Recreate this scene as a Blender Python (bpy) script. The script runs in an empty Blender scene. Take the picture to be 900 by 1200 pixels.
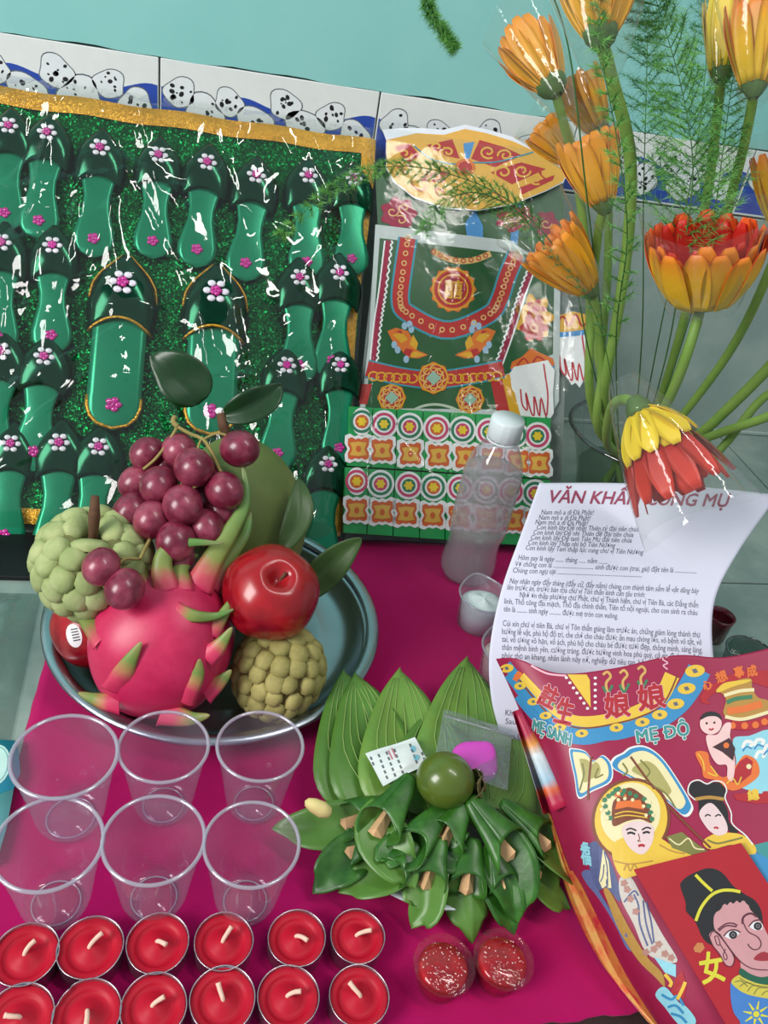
import bpy, bmesh, math, random
from math import sin, cos, pi, sqrt, radians
from mathutils import Vector as V, Matrix as Mx
from mathutils.bvhtree import BVHTree
from mathutils.geometry import delaunay_2d_cdt

# ------------------------------------------------------------------ camera (all working units are centimetres, S turns them into metres)
S = 0.01
FPX, CAMH, NADIR, YAW = 960.0, 55.5, (180.0, 1970.0), 15.0
def _axes():
    d = V((NADIR[0]-450, NADIR[1]-600, FPX)).normalized()
    up = -d
    fw = V((0, 0, 1)); hd = (fw - up*fw.dot(up)).normalized()
    rt = d.cross(hd); a = radians(YAW)
    return rt*cos(a)+hd*sin(a), hd*cos(a)-rt*sin(a), up
AX, AY, AZ = _axes()
CAM = V((0, 0, CAMH))
def ray(x, y):
    c = V((x-450, y-600, FPX)); return V((AX.dot(c), AY.dot(c), AZ.dot(c)))
FWD = ray(450, 600).normalized()
RGT = V((AX.x, AY.x, AZ.x)); DWN = V((AX.y, AY.y, AZ.y))
def onz(x, y, z=0.0): r = ray(x, y); return CAM + r*((z-CAMH)/r.z)
def ony(x, y, Y): r = ray(x, y); return CAM + r*(Y/r.y)
def atd(x, y, d): return CAM + ray(x, y)*(d/FPX)

scene = bpy.context.scene
COL = scene.collection
cd = bpy.data.cameras.new('camera'); cam = bpy.data.objects.new('camera', cd); COL.objects.link(cam)
cd.sensor_fit = 'VERTICAL'; cd.sensor_height = 36.0; cd.sensor_width = 27.0; cd.lens = FPX/1200*36.0; cd.clip_start = 0.01
R3 = Mx((RGT, -DWN, -FWD)).transposed()
cam.matrix_world = Mx.Translation(CAM*S) @ R3.to_4x4()
scene.camera = cam

# ------------------------------------------------------------------ world, lights, exposure
w = bpy.data.worlds.new('world'); scene.world = w; w.use_nodes = True
bgn = w.node_tree.nodes['Background']; bgn.inputs[0].default_value = (0.80, 0.92, 1.0, 1); bgn.inputs[1].default_value = 0.40
def area(name, loc, target, size, power, col, sy=None):
    l = bpy.data.lights.new(name, 'AREA'); l.energy = power; l.color = col; l.size = size
    if sy: l.shape = 'RECTANGLE'; l.size_y = sy
    o = bpy.data.objects.new(name, l); COL.objects.link(o); o.location = V(loc)
    o.rotation_euler = (V(target)-V(loc)).to_track_quat('-Z', 'Y').to_euler(); return o
area('window_daylight', (-1.9, -0.5, 1.55), (0.15, 0.55, 0.0), 1.0, 68, (1.0, 0.98, 0.95), 1.3)
area('ceiling_lamp', (0.9, 0.1, 2.3), (0.3, 0.6, 0.0), 0.16, 16, (1.0, 0.97, 0.92), 1.2)
vs_ = scene.view_settings; vs_.view_transform = 'Standard'; vs_.look = 'None'; vs_.gamma = 1.0; vs_.exposure = 0.0; vs_.use_curve_mapping = False
scene.cycles.use_denoising = True
scene.cycles.transparent_max_bounces = 32
scene.cycles.max_bounces = 12

# ------------------------------------------------------------------ helpers
rnd = random.Random(7)
ORG = {}
def thing(name, label, cat, loc, group=None, M=None):
    o = bpy.data.objects.new(name, None); o.empty_display_size = 0.02; COL.objects.link(o)
    if M is not None: o.matrix_world = M; ORG[o.name] = V((0, 0, 0))
    else: o.location = V(loc)*S; ORG[o.name] = V(loc)
    o['label'] = label; o['category'] = cat
    if group: o['group'] = group
    return o
def tag(o, label, cat, group=None):
    o['label'] = label; o['category'] = cat
    if group: o['group'] = group
    return o
def mesh(name, vs, fs, mat, g=None, smooth=True, o0=None):
    me = bpy.data.meshes.new(name)
    if o0 is None: o0 = V((0, 0, 0))
    me.from_pydata([(V(v)-o0)*S for v in vs], [], fs)
    if smooth: me.polygons.foreach_set('use_smooth', [True]*len(me.polygons))
    if g is not None:
        a = me.attributes.new('g', 'FLOAT', 'POINT'); a.data.foreach_set('value', [float(x) for x in g])
    me.materials.append(mat); me.update(); return me
def link(name, me, parent=None, M=None, kind=None):
    o = bpy.data.objects.new(name, me); COL.objects.link(o)
    if parent is not None: o.parent = parent; ORG[o.name] = ORG.get(parent.name, V((0, 0, 0)))
    if M is not None: o.matrix_local = M if parent is not None else M
    if kind: o['kind'] = kind
    return o
def obj(name, geo, mat, parent=None, g=None, smooth=True, kind=None, base=None):
    """geo in world centimetres; parented meshes are stored relative to their thing's base; a free mesh gets its base as origin"""
    vs, fs = geo[0], geo[1]
    if g is None and len(geo) > 2: g = geo[2]
    if parent is not None: return link(name, mesh(name, vs, fs, mat, g, smooth, ORG[parent.name]), parent, None, kind)
    if base is None:
        b = V((sum(v[0] for v in vs)/len(vs), sum(v[1] for v in vs)/len(vs), min(v[2] for v in vs)))
    else: b = V(base)
    o = link(name, mesh(name, vs, fs, mat, g, smooth, b), None, None, kind); o.location = b*S; ORG[o.name] = b
    return o
def TM(loc=(0, 0, 0), rz=0, sc=1.0, R=None):
    m = Mx.Translation(V(loc)*S)
    m = m @ (R.to_4x4() if R is not None else Mx.Rotation(rz, 4, 'Z'))
    if not isinstance(sc, (tuple, list)): sc = (sc, sc, sc)
    return m @ Mx.Diagonal((sc[0], sc[1], sc[2], 1))
def frame(z, hint=V((0, 0, 1))):
    z = V(z).normalized(); h = V(hint)
    if abs(z.dot(h.normalized())) > .98: h = V((1, 0, 0))
    x = h.cross(z).normalized(); y = z.cross(x)
    return Mx((x, y, z)).transposed()
def cat_(*gs):
    vs, fs, g = [], [], []
    for q in gs:
        n = len(vs); vs += list(q[0]); fs += [tuple(i+n for i in f) for f in q[1]]
        g += list(q[2]) if len(q) > 2 else [0]*len(q[0])
    return vs, fs, g
def xf(geo, fn): return ([fn(V(v)) for v in geo[0]],) + tuple(geo[1:])
def lathe(prof, n=40, c=(0, 0, 0), cap0=False, cap1=False, R=None, dfm=None, cl=False):
    c = V(c); vs, fs = [], []
    for k, (r, z) in enumerate(prof):
        for i in range(n):
            a = 2*pi*i/n; p = V((r*cos(a), r*sin(a), z))
            if dfm: p = dfm(p, a, k)
            vs.append(c + (R @ p if R else p))
    m = len(prof)
    for k in range(m if cl else m-1):
        k2 = (k+1) % m
        for i in range(n):
            j = (i+1) % n; fs.append((k*n+i, k*n+j, k2*n+j, k2*n+i))
    if cap0: fs.append(tuple(range(n))[::-1])
    if cap1: fs.append(tuple((m-1)*n+i for i in range(n)))
    return vs, fs
def spline(pts, n):
    """Catmull-Rom through tuples of any length"""
    P = [V(p) for p in pts]; out = []
    if len(P) == 2: return [P[0].lerp(P[1], i/(n-1)) for i in range(n)]
    for i in range(n):
        t = i/(n-1)*(len(P)-1); k = min(int(t), len(P)-2); u = t-k
        p0 = P[max(k-1, 0)]; p1 = P[k]; p2 = P[k+1]; p3 = P[min(k+2, len(P)-1)]
        out.append(.5*((2*p1)+(p2-p0)*u+(2*p0-5*p1+4*p2-p3)*u*u+(3*p1-p0-3*p2+p3)*u**3))
    return out
def tube(pts, rad, n=8, cap=True, g=None):
    P = [V(p) for p in pts]; m = len(P); vs, fs, gg = [], [], []
    rr = rad if isinstance(rad, (list, tuple)) else [rad]*m
    t0 = (P[1]-P[0]).normalized(); nx = t0.orthogonal().normalized()
    for k in range(m):
        t = (P[min(k+1, m-1)]-P[max(k-1, 0)])
        t = t.normalized() if t.length > 1e-6 else t0
        nx = (nx - t*nx.dot(t)).normalized(); ny = t.cross(nx)
        for i in range(n):
            a = 2*pi*i/n; vs.append(P[k]+(nx*cos(a)+ny*sin(a))*rr[k]); gg.append(k/(m-1))
    for k in range(m-1):
        for i in range(n):
            j = (i+1) % n; fs.append((k*n+i, k*n+j, k*n+n+j, k*n+n+i))
    if cap: fs.append(tuple(range(n))[::-1]); fs.append(tuple((m-1)*n+i for i in range(n)))
    return vs, fs, gg
def sheet(fn, nu, nv, gf=None):
    vs, fs, g = [], [], []
    for j in range(nv+1):
        for i in range(nu+1):
            vs.append(fn(i/nu, j/nv)); g.append(gf(i/nu, j/nv) if gf else j/nv)
    for j in range(nv):
        for i in range(nu):
            a = j*(nu+1)+i; fs.append((a, a+1, a+nu+2, a+nu+1))
    return vs, fs, g
def thick(geo, d, g2=None):
    """give a sheet a thickness d (both sides and rim)"""
    me = bpy.data.meshes.new('tmp'); me.from_pydata([tuple(v) for v in geo[0]], [], geo[1]); me.update()
    nr = [V(v.normal) for v in me.vertices]; bpy.data.meshes.remove(me)
    n = len(geo[0]); vs = list(geo[0]) + [V(v)-nr[i]*d for i, v in enumerate(geo[0])]
    fs = list(geo[1]) + [tuple(i+n for i in f)[::-1] for f in geo[1]]
    cnt = {}
    for f in geo[1]:
        for a, b in zip(f, f[1:]+f[:1]): cnt[(a, b)] = 1
    for (a, b) in list(cnt):
        if (b, a) not in cnt: fs.append((b, a, a+n, b+n))
    g = list(geo[2]) if len(geo) > 2 else [0]*n
    return vs, fs, g + (list(g2) if g2 else g)
def box(lo, hi, bev=0.0):
    bm = bmesh.new(); bmesh.ops.create_cube(bm, size=1)
    lo = V(lo); hi = V(hi)
    for v in bm.verts: v.co = V((lo[i]+(v.co[i]+.5)*(hi[i]-lo[i]) for i in range(3)))
    if bev: bmesh.ops.bevel(bm, geom=bm.edges[:], offset=bev, segments=1, affect='EDGES', profile=.5)
    bm.verts.index_update(); r = ([v.co.copy() for v in bm.verts], [tuple(v.index for v in f.verts) for f in bm.faces]); bm.free(); return r
def prism(poly, o, ux, uy, un, d0, d1, inset=0.0):
    """2D polygon extruded from d0 to d1 along un, top slightly inset"""
    n = len(poly); cx = sum(p[0] for p in poly)/n; cy = sum(p[1] for p in poly)/n
    vs = [V(o)+ux*p[0]+uy*p[1]+un*d0 for p in poly]
    vs += [V(o)+ux*(p[0]+(cx-p[0])*inset)+uy*(p[1]+(cy-p[1])*inset)+un*d1 for p in poly]
    fs = [tuple(range(n))[::-1], tuple(range(n, 2*n))]+[(i, (i+1) % n, n+(i+1) % n, n+i) for i in range(n)]
    return vs, fs
def ell(c, r, nu=24, nv=16, R=None, dfm=None):
    prof = [(sin(pi*k/nv), -cos(pi*k/nv)) for k in range(1, nv)]
    vs, fs = lathe(prof, nu); n = len(vs)
    vs += [V((0, 0, -1)), V((0, 0, 1))]
    fs += [(n, (i+1) % nu, i) for i in range(nu)] + [(n+1, (nv-2)*nu+i, (nv-2)*nu+(i+1) % nu) for i in range(nu)]
    out = []
    for p in vs:
        p = V((p[0]*r[0], p[1]*r[1], p[2]*r[2]))
        if dfm: p = dfm(p)
        out.append(V(c)+(R @ p if R else p))
    return out, fs
def circ(x, y, rx, ry=None, n=16, rot=0, a0=0, a1=2*pi):
    ry = rx if ry is None else ry
    full = a1-a0 > 6.28; out = []
    for i in range(n if full else n+1):
        a = a0+(a1-a0)*i/n; p, q = rx*cos(a), ry*sin(a)
        out.append((x+p*cos(rot)-q*sin(rot), y+p*sin(rot)+q*cos(rot)))
    return out
def smo(P, m=4):
    """closed outline rounded by a Catmull-Rom spline"""
    n = len(P); out = []
    for i in range(n):
        p0, p1, p2, p3 = (V(P[(i+k-1) % n]) for k in range(4))
        for j in range(m):
            u = j/m; out.append(tuple(.5*((2*p1)+(p2-p0)*u+(2*p0-5*p1+4*p2-p3)*u*u+(3*p1-p0-3*p2+p3)*u**3)))
    return out
def scal(x, y, r, k=12, amp=.08, n=48, ry=None):
    ry = r if ry is None else ry
    return [(x+r*(1+amp*cos(k*2*pi*i/n))*cos(2*pi*i/n), y+ry*(1+amp*cos(k*2*pi*i/n))*sin(2*pi*i/n)) for i in range(n)]

# surfaces that take flat print: a pixel outline is carried onto the paper it is printed on
class Plane:
    def __init__(s, p, n): s.p = V(p); s.n = V(n).normalized(); s.step = 0
    def hit(s, x, y):
        r = ray(x, y); t = (s.p-CAM).dot(s.n)/r.dot(s.n); return CAM+r*t, s.n
class Surf:
    def __init__(s, geo, step=9):
        s.b = BVHTree.FromPolygons([tuple(v) for v in geo[0]], geo[1]); s.step = step
    def hit(s, x, y):
        d = ray(x, y).normalized(); h = s.b.ray_cast(CAM, d)
        if h[0] is None: return None
        n = V(h[1]); return V(h[0]), (n if n.dot(d) < 0 else -n)
def put(surf, pts, off):
    out = []
    for p in pts:
        h = surf.hit(p[0], p[1]); out.append(None if h is None else h[0]+h[1]*off)
    return out
def decal(surf, polys, off):
    """flat print from pixel polygons"""
    VS, FS = [], []
    for poly in polys:
        pts = [V((p[0], p[1])) for p in poly]
        if surf.step:
            st = surf.step; dens = []
            for i, p in enumerate(pts):
                q = pts[(i+1) % len(pts)]; k = max(1, int((q-p).length/st)); dens += [p.lerp(q, j/k) for j in range(k)]
            pts = dens
            x0 = min(p.x for p in pts); x1 = max(p.x for p in pts); y0 = min(p.y for p in pts); y1 = max(p.y for p in pts)
            inner = [V((x0+st*(i+.5), y0+st*(j+.5))) for i in range(int((x1-x0)/st)) for j in range(int((y1-y0)/st))]
        else: inner = []
        r = delaunay_2d_cdt(pts+inner, [], [list(range(len(pts)))], 1, 1e-4)
        P = put(surf, r[0], off); n = len(VS); ok = [p is not None for p in P]
        VS += [p if p is not None else V((0, 0, 0)) for p in P]
        FS += [tuple(i+n for i in f) for f in r[2] if all(ok[i] for i in f)]
    return prune(VS, FS)
def prune(VS, FS):
    used = sorted({i for f in FS for i in f}); mp = {k: i for i, k in enumerate(used)}
    out = []
    for f in FS:
        if len(f) == 3:
            a, b, c = (VS[i] for i in f); nn = (b-a).cross(c-a)
            if nn.dot(CAM-a) < 0: f = f[::-1]
        out.append(tuple(mp[i] for i in f))
    return [VS[k] for k in used], out
def stroke(surf, lines, width, off, n=None):
    VS, FS = [], []
    for ln in lines:
        m = n or max(2, len(ln)*4 if len(ln) > 2 else 4)
        P = [V(p) for p in spline([(p[0], p[1], 0) for p in ln], m)]
        row = []; w0 = width(1) if callable(width) else width; cs = max(1, int(w0/6)) if surf.step else 1
        for k, p in enumerate(P):
            t = (P[min(k+1, m-1)]-P[max(k-1, 0)]); t = t.normalized() if t.length > 1e-9 else V((1, 0, 0))
            w_ = width(k/(m-1)) if callable(width) else width
            nn = V((-t.y, t.x, 0))*w_*.5
            row.append(put(surf, [p+nn*(1-2*q/cs) for q in range(cs+1)], off))
        b = len(VS); c1 = cs+1
        for r in row: VS += [a if a is not None else V((0, 0, 0)) for a in r]
        for k in range(m-1):
            for q in range(cs):
                if all(x is not None for x in row[k][q:q+2]+row[k+1][q:q+2]):
                    i = b+c1*k+q; FS += [(i, i+1, i+c1+1), (i, i+c1+1, i+c1)]
    return prune(VS, FS)
_tc = {}
def glyphs(txt, shear=0.0, bold=0.0):
    key = (txt, shear, bold); src = txt; txt = txt.replace('Đ', 'D')
    if not txt.strip(): return [], []
    if key not in _tc:
        c = bpy.data.curves.new('lettering', 'FONT'); c.body = txt; c.size = 1.0; c.shear = shear; c.offset = bold; c.resolution_u = 2
        o = bpy.data.objects.new('lettering', c); COL.objects.link(o)
        me = bpy.data.meshes.new_from_object(o.evaluated_get(bpy.context.evaluated_depsgraph_get()))
        vs = [(v.co.x, v.co.y) for v in me.vertices]
        me.calc_loop_triangles()
        fs = [tuple(t.vertices) for t in me.loop_triangles]
        bpy.data.objects.remove(o); bpy.data.curves.remove(c); bpy.data.meshes.remove(me)
        for i, ch in enumerate(src):          # the crossbar of every capital D with stroke
            if ch == 'Đ':
                gD = glyphs('D', shear)[0]; x = max(v[0] for v in glyphs(src[:i].replace('Đ', 'D')+'D', shear)[0])-(max(v[0] for v in gD)-min(v[0] for v in gD)); n = len(vs)
                vs += [(x-.07, .32), (x+.26, .32), (x+.26, .40), (x-.07, .40)]; fs += [(n, n+1, n+2), (n, n+2, n+3)]
        _tc[key] = (vs, fs)
    return _tc[key]
def lettering(surf, rows, off):
    """rows: (text, start px, end px, cap height px, shear, bold[, up vector])"""
    VS, FS = [], []
    for r in rows:
        txt, p0, p1, hgt, sh, bo = r[:6]
        vs, fs = glyphs(txt, sh)
        if not vs: continue
        shifts = [(0, 0)] if bo < .01 else [(bo*20*cos(a), bo*20*sin(a)) for a in [2*pi*k/8 for k in range(8)]]
        x0 = min(v[0] for v in vs); x1 = max(v[0] for v in vs)
        d = V((p1[0]-p0[0], p1[1]-p0[1])); L = d.length; dn = d/L
        up = V(r[6]).normalized() if len(r) > 6 else V((dn.y, -dn.x))
        pts = [V(p0)+dn*((v[0]-x0)/(x1-x0)*L)+up*(v[1]/.72*hgt) for v in vs]
        for k, sft in enumerate(shifts):
            P = put(surf, [p+V(sft) for p in pts], off+.0015*k); n = len(VS); ok = [p is not None for p in P]
            VS += [p if p is not None else V((0, 0, 0)) for p in P]
            FS += [tuple(i+n for i in f) for f in fs if all(ok[i] for i in f)]
    return prune(VS, FS)

# ------------------------------------------------------------------ materials
def lin(c):
    o = []
    for v in c[:3]:
        v = v/255; o.append(v/12.92 if v <= .04045 else ((v+.055)/1.055)**2.4)
    return tuple(o)+(1.0,)
MATS = {}
def _base(name):
    m = bpy.data.materials.new(name); m.use_nodes = True; nt = m.node_tree
    return m, nt, nt.nodes['Principled BSDF'], nt.nodes['Material Output']
def _noise(nt, scale, detail=4, rough=.6, co='Object'):
    tc = nt.nodes.new('ShaderNodeTexCoord'); n = nt.nodes.new('ShaderNodeTexNoise')
    n.inputs['Scale'].default_value = scale; n.inputs['Detail'].default_value = detail; n.inputs['Roughness'].default_value = rough
    nt.links.new(tc.outputs[co], n.inputs['Vector']); return n
def _bump(nt, p, src, strength, dist=.001):
    b = nt.nodes.new('ShaderNodeBump'); b.inputs['Strength'].default_value = strength; b.inputs['Distance'].default_value = dist
    nt.links.new(src, b.inputs['Height']); nt.links.new(b.outputs[0], p.inputs['Normal'])
def pm(name, col, rough=.5, metal=0.0, var=.10, vs=60, bump=0.0, bs=400, spec=.5, coat=0.0, sss=0.0, trans=0.0, sheen=0.0, ramp=None, col2=None, dist=.001):
    """principled material, colour mottled by noise; ramp = [(pos, rgb)...] runs along the mesh attribute g"""
    if name in MATS: return MATS[name]
    m, nt, p, out = _base(name); L = nt.links
    p.inputs['Roughness'].default_value = rough; p.inputs['Metallic'].default_value = metal
    p.inputs['Specular IOR Level'].default_value = spec; p.inputs['Coat Weight'].default_value = coat; p.inputs['Coat Roughness'].default_value = .08
    p.inputs['Transmission Weight'].default_value = trans; p.inputs['Sheen Weight'].default_value = sheen
    if sss: p.inputs['Subsurface Weight'].default_value = sss; p.inputs['Subsurface Radius'].default_value = (.01, .004, .002); p.inputs['Subsurface Scale'].default_value = .6
    n = _noise(nt, vs)
    if ramp:
        at = nt.nodes.new('ShaderNodeAttribute'); at.attribute_name = 'g'
        cr = nt.nodes.new('ShaderNodeValToRGB'); el = cr.color_ramp.elements
        while len(el) > len(ramp): el.remove(el[-1])
        while len(el) < len(ramp): el.new(1.0)
        for e, (ps, c) in zip(el, ramp): e.position = ps; e.color = lin(c)
        ad = nt.nodes.new('ShaderNodeMath'); ad.operation = 'MULTIPLY_ADD'; ad.inputs[1].default_value = .16 if var else 0
        sb = nt.nodes.new('ShaderNodeMath'); sb.operation = 'SUBTRACT'; sb.inputs[1].default_value = .5
        L.new(n.outputs[0], sb.inputs[0]); L.new(sb.outputs[0], ad.inputs[0]); L.new(at.outputs['Fac'], ad.inputs[2]); L.new(ad.outputs[0], cr.inputs[0])
        src = cr.outputs[0]
    else:
        rgb = nt.nodes.new('ShaderNodeRGB'); rgb.outputs[0].default_value = lin(col); src = rgb.outputs[0]
    if col2:
        mx = nt.nodes.new('ShaderNodeMix'); mx.data_type = 'RGBA'; cr2 = nt.nodes.new('ShaderNodeMapRange')
        cr2.inputs[1].default_value = .42; cr2.inputs[2].default_value = .62; L.new(n.outputs[0], cr2.inputs[0]); L.new(cr2.outputs[0], mx.inputs[0])
        L.new(src, mx.inputs[6]); mx.inputs[7].default_value = lin(col2); src = mx.outputs[2]
    if var:
        hs = nt.nodes.new('ShaderNodeHueSaturation'); mr = nt.nodes.new('ShaderNodeMapRange')
        mr.inputs[1].default_value = .25; mr.inputs[2].default_value = .75; mr.inputs[3].default_value = 1-var; mr.inputs[4].default_value = 1+var
        L.new(n.outputs[0], mr.inputs[0]); L.new(mr.outputs[0], hs.inputs['Value']); L.new(src, hs.inputs['Color']); src = hs.outputs[0]
    L.new(src, p.inputs['Base Color'])
    if bump: _bump(nt, p, _noise(nt, bs).outputs[0], bump, dist)
    MATS[name] = m; return m
def film(name, tint=(255, 255, 255), haze=.05, gloss=.10, rough=.08, bump=0.0, bs=30, fres=1.25, hazecol=(255, 255, 255)):
    """thin clear plastic or glass skin: see-through, a little milky, shiny at grazing angles"""
    if name in MATS: return MATS[name]
    m, nt, p, out = _base(name); nt.nodes.remove(p); L = nt.links
    t = nt.nodes.new('ShaderNodeBsdfTransparent'); t.inputs[0].default_value = lin(tint)
    d = nt.nodes.new('ShaderNodeBsdfDiffuse'); d.inputs[0].default_value = lin(hazecol)
    tr = nt.nodes.new('ShaderNodeBsdfTranslucent'); tr.inputs[0].default_value = lin(hazecol)
    dm = nt.nodes.new('ShaderNodeMixShader'); L.new(d.outputs[0], dm.inputs[1]); L.new(tr.outputs[0], dm.inputs[2])
    g = nt.nodes.new('ShaderNodeBsdfGlossy'); g.inputs['Roughness'].default_value = rough
    fr = nt.nodes.new('ShaderNodeLayerWeight'); fr.inputs['Blend'].default_value = .5
    pw = nt.nodes.new('ShaderNodeMath'); pw.operation = 'POWER'; pw.inputs[1].default_value = 3.5; L.new(fr.outputs['Facing'], pw.inputs[0])
    ma = nt.nodes.new('ShaderNodeMath'); ma.operation = 'MULTIPLY_ADD'; ma.inputs[1].default_value = min(.9, (fres-1)*1.5); ma.inputs[2].default_value = gloss*.3; ma.use_clamp = True
    L.new(pw.outputs[0], ma.inputs[0])
    m1 = nt.nodes.new('ShaderNodeMixShader'); m1.inputs[0].default_value = haze; L.new(t.outputs[0], m1.inputs[1]); L.new(dm.outputs[0], m1.inputs[2])
    m2 = nt.nodes.new('ShaderNodeMixShader'); L.new(ma.outputs[0], m2.inputs[0]); L.new(m1.outputs[0], m2.inputs[1]); L.new(g.outputs[0], m2.inputs[2])
    L.new(m2.outputs[0], out.inputs[0])
    if bump:
        nz = _noise(nt, bs, 3); b = nt.nodes.new('ShaderNodeBump'); b.inputs['Strength'].default_value = bump; b.inputs['Distance'].default_value = .01
        L.new(nz.outputs[0], b.inputs['Height']); L.new(b.outputs[0], g.inputs['Normal']); L.new(b.outputs[0], fr.inputs['Normal'])
    MATS[name] = m; return m
def foil(name, col, rough=.25, scale=900, jitter=.35, col2=None, metal=1.0):
    """glittery metallised foil: tiny facets tilt the reflection"""
    if name in MATS: return MATS[name]
    m, nt, p, out = _base(name); L = nt.links
    p.inputs['Metallic'].default_value = metal; p.inputs['Roughness'].default_value = rough
    tc = nt.nodes.new('ShaderNodeTexCoord'); v = nt.nodes.new('ShaderNodeTexVoronoi'); v.inputs['Scale'].default_value = scale
    L.new(tc.outputs['Object'], v.inputs['Vector'])
    sb = nt.nodes.new('ShaderNodeVectorMath'); sb.operation = 'SUBTRACT'; sb.inputs[1].default_value = (.5, .5, .5); L.new(v.outputs['Color'], sb.inputs[0])
    sc = nt.nodes.new('ShaderNodeVectorMath'); sc.operation = 'SCALE'; sc.inputs['Scale'].default_value = jitter; L.new(sb.outputs[0], sc.inputs[0])
    ge = nt.nodes.new('ShaderNodeNewGeometry'); ad = nt.nodes.new('ShaderNodeVectorMath'); L.new(ge.outputs['Normal'], ad.inputs[0]); L.new(sc.outputs[0], ad.inputs[1])
    nm = nt.nodes.new('ShaderNodeVectorMath'); nm.operation = 'NORMALIZE'; L.new(ad.outputs[0], nm.inputs[0]); L.new(nm.outputs[0], p.inputs['Normal'])
    if col2:
        mx = nt.nodes.new('ShaderNodeMix'); mx.data_type = 'RGBA'; n = _noise(nt, 25); L.new(n.outputs[0], mx.inputs[0])
        mx.inputs[6].default_value = lin(col); mx.inputs[7].default_value = lin(col2); L.new(mx.outputs[2], p.inputs['Base Color'])
    else: p.inputs['Base Color'].default_value = lin(col)
    MATS[name] = m; return m
def pr(name, col, rough=.55): return pm('print_'+name, col, rough=rough, var=.05, vs=120)

# ================================================================== the setting
YW = 104.25
m_grout = pm('grout', (92, 100, 98), rough=.9, var=.1, vs=90)
m_tilefloor = pm('glazed_floor_tile', (130, 150, 143), rough=.22, var=.12, vs=14, col2=(142, 158, 150), spec=.5)
m_tilewall = pm('glazed_wall_tile', (152, 170, 164), rough=.25, var=.08, vs=10, col2=(162, 178, 171))
m_teal = pm('teal_wall_paint', (142, 204, 200), rough=.65, var=.04, vs=8, bump=.12, bs=160, col2=(134, 198, 194))
m_white_tile = pm('white_border_tile', (226, 230, 228), rough=.25, var=.03)
m_blue = pr('cobalt_blue', (42, 74, 170), .3); m_ink = pr('black_ink', (24, 24, 28), .5); m_pwhite = pr('white', (232, 232, 234), .5)
m_tileprint = pr('tile_white', (226, 232, 234), .3); m_gline = pr('grey_line', (96, 104, 110), .4)

fl = obj('floor', box((-160, -90, -3), (170, YW+4, -.35)), m_grout, base=(0, 0, -3), smooth=False); fl['kind'] = 'structure'
fl['label'] = 'grey-green glazed tile floor'
xs = [79.3+40*k for k in range(-6, 3)]; ys = [-93.4+40*k for k in range(5)]+[YW]
for i in range(len(xs)-1):
    for j in range(len(ys)-1):
        obj('floor_tile', box((xs[i]+.12, ys[j]+.12, -.6), (xs[i+1]-.12, ys[j+1]-.12, 0), .08), m_tilefloor, fl, smooth=False)
wl = obj('wall_back', box((-160, YW+.9, -3), (170, YW+8, 160)), m_grout, base=(0, YW+1, -3), smooth=False); wl['kind'] = 'structure'
wl['label'] = 'teal painted wall above a tiled dado'
rr = random.Random(3)
def plaster(u, v):
    x = -160+330*u; z0 = 41.1+.10*sin(x*.31)+.08*sin(x*.83+1)
    return V((x, YW-.03-(.25 if v == 0 else 0), z0+(159-z0)*v))
obj('plaster_coat', thick(sheet(lambda u, v: V((-160+330*u, YW+.02, 41.1+.10*sin((-160+330*u)*.31)+.08*sin((-160+330*u)*.83+1)+(118)*v)), 160, 2), 1.0), m_teal, wl, smooth=False)
TX0 = -7.0-24.8*6; wtile = None
for k in range(13):
    x0 = TX0+24.8*k
    obj('dado_tile', box((x0+.1, YW, .6), (x0+24.7, YW+1, 32.7), .08), m_tilewall, wl, smooth=False)
    bt = obj('border_tile', box((x0+.1, YW, 32.95), (x0+24.7, YW+1, 41.0), .08), m_white_tile, wl, smooth=False)
    def bp(p, d): return V((x0+p[0], YW-d, 32.95+p[1]))
    def flat(polys, d):
        vs, fs = [], []
        for po in polys:
            r = delaunay_2d_cdt([V(p) for p in po], [], [list(range(len(po)))], 1, 1e-4); n = len(vs)
            vs += [bp(p, d) for p in r[0]]; fs += [tuple(i+n for i in f)[::-1] for f in r[2]]
        return vs, fs
    top = [(24.6-24.4*i/40, 4.6+.55*sin(i/40*4*pi+.6)+.35*cos(i/40*6*pi)) for i in range(41)]
    obj('blue_band', flat([[(.2, .3), (24.6, .3)]+top], .012), m_blue, bt)
    rs = random.Random(20+k); lumps, spots, rims = [], [], []
    for (cx, cy, s) in [(2.3, 4.9, 1.5), (4.9, 3.1, 1.9), (7.6, 4.6, 1.4), (10.6, 2.8, 1.8), (13.9, 5.2, 1.55), (16.4, 3.0, 2.0), (19.5, 4.7, 1.45), (22.3, 3.0, 1.6)]:
        ph = rs.random()*6; o = [(cx+s*(1+.16*sin(3*a+ph))*cos(a)*1.12, cy+s*(1+.12*cos(2*a+ph))*sin(a)) for a in [2*pi*q/26 for q in range(26)]]
        rims.append([(cx+(p[0]-cx)*1.07, cy+(p[1]-cy)*1.07) for p in o]); lumps.append(o)
        for _ in range(9):
            a = rs.random()*2*pi; q = s*sqrt(rs.random())*.78; r0 = rs.uniform(.10, .30)
            spots.append(circ(cx+q*cos(a), cy+q*sin(a), r0*1.1, r0*.85, 9, rs.random()*3))
    obj('grey_outline', flat(rims, .02), m_gline, bt); obj('white_patch', flat(lumps, .03), m_tileprint, bt); obj('black_spots', flat(spots, .042), m_ink, bt, kind='stuff')
tr = obj('trim_1', box((-160, YW-.5, .05), (170, YW+.9, .62), .1), m_tilewall, base=(0, YW, 0), smooth=False); tr['kind'] = 'structure'; tr['label'] = 'narrow grey skirting bead at the foot of the wall'

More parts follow.
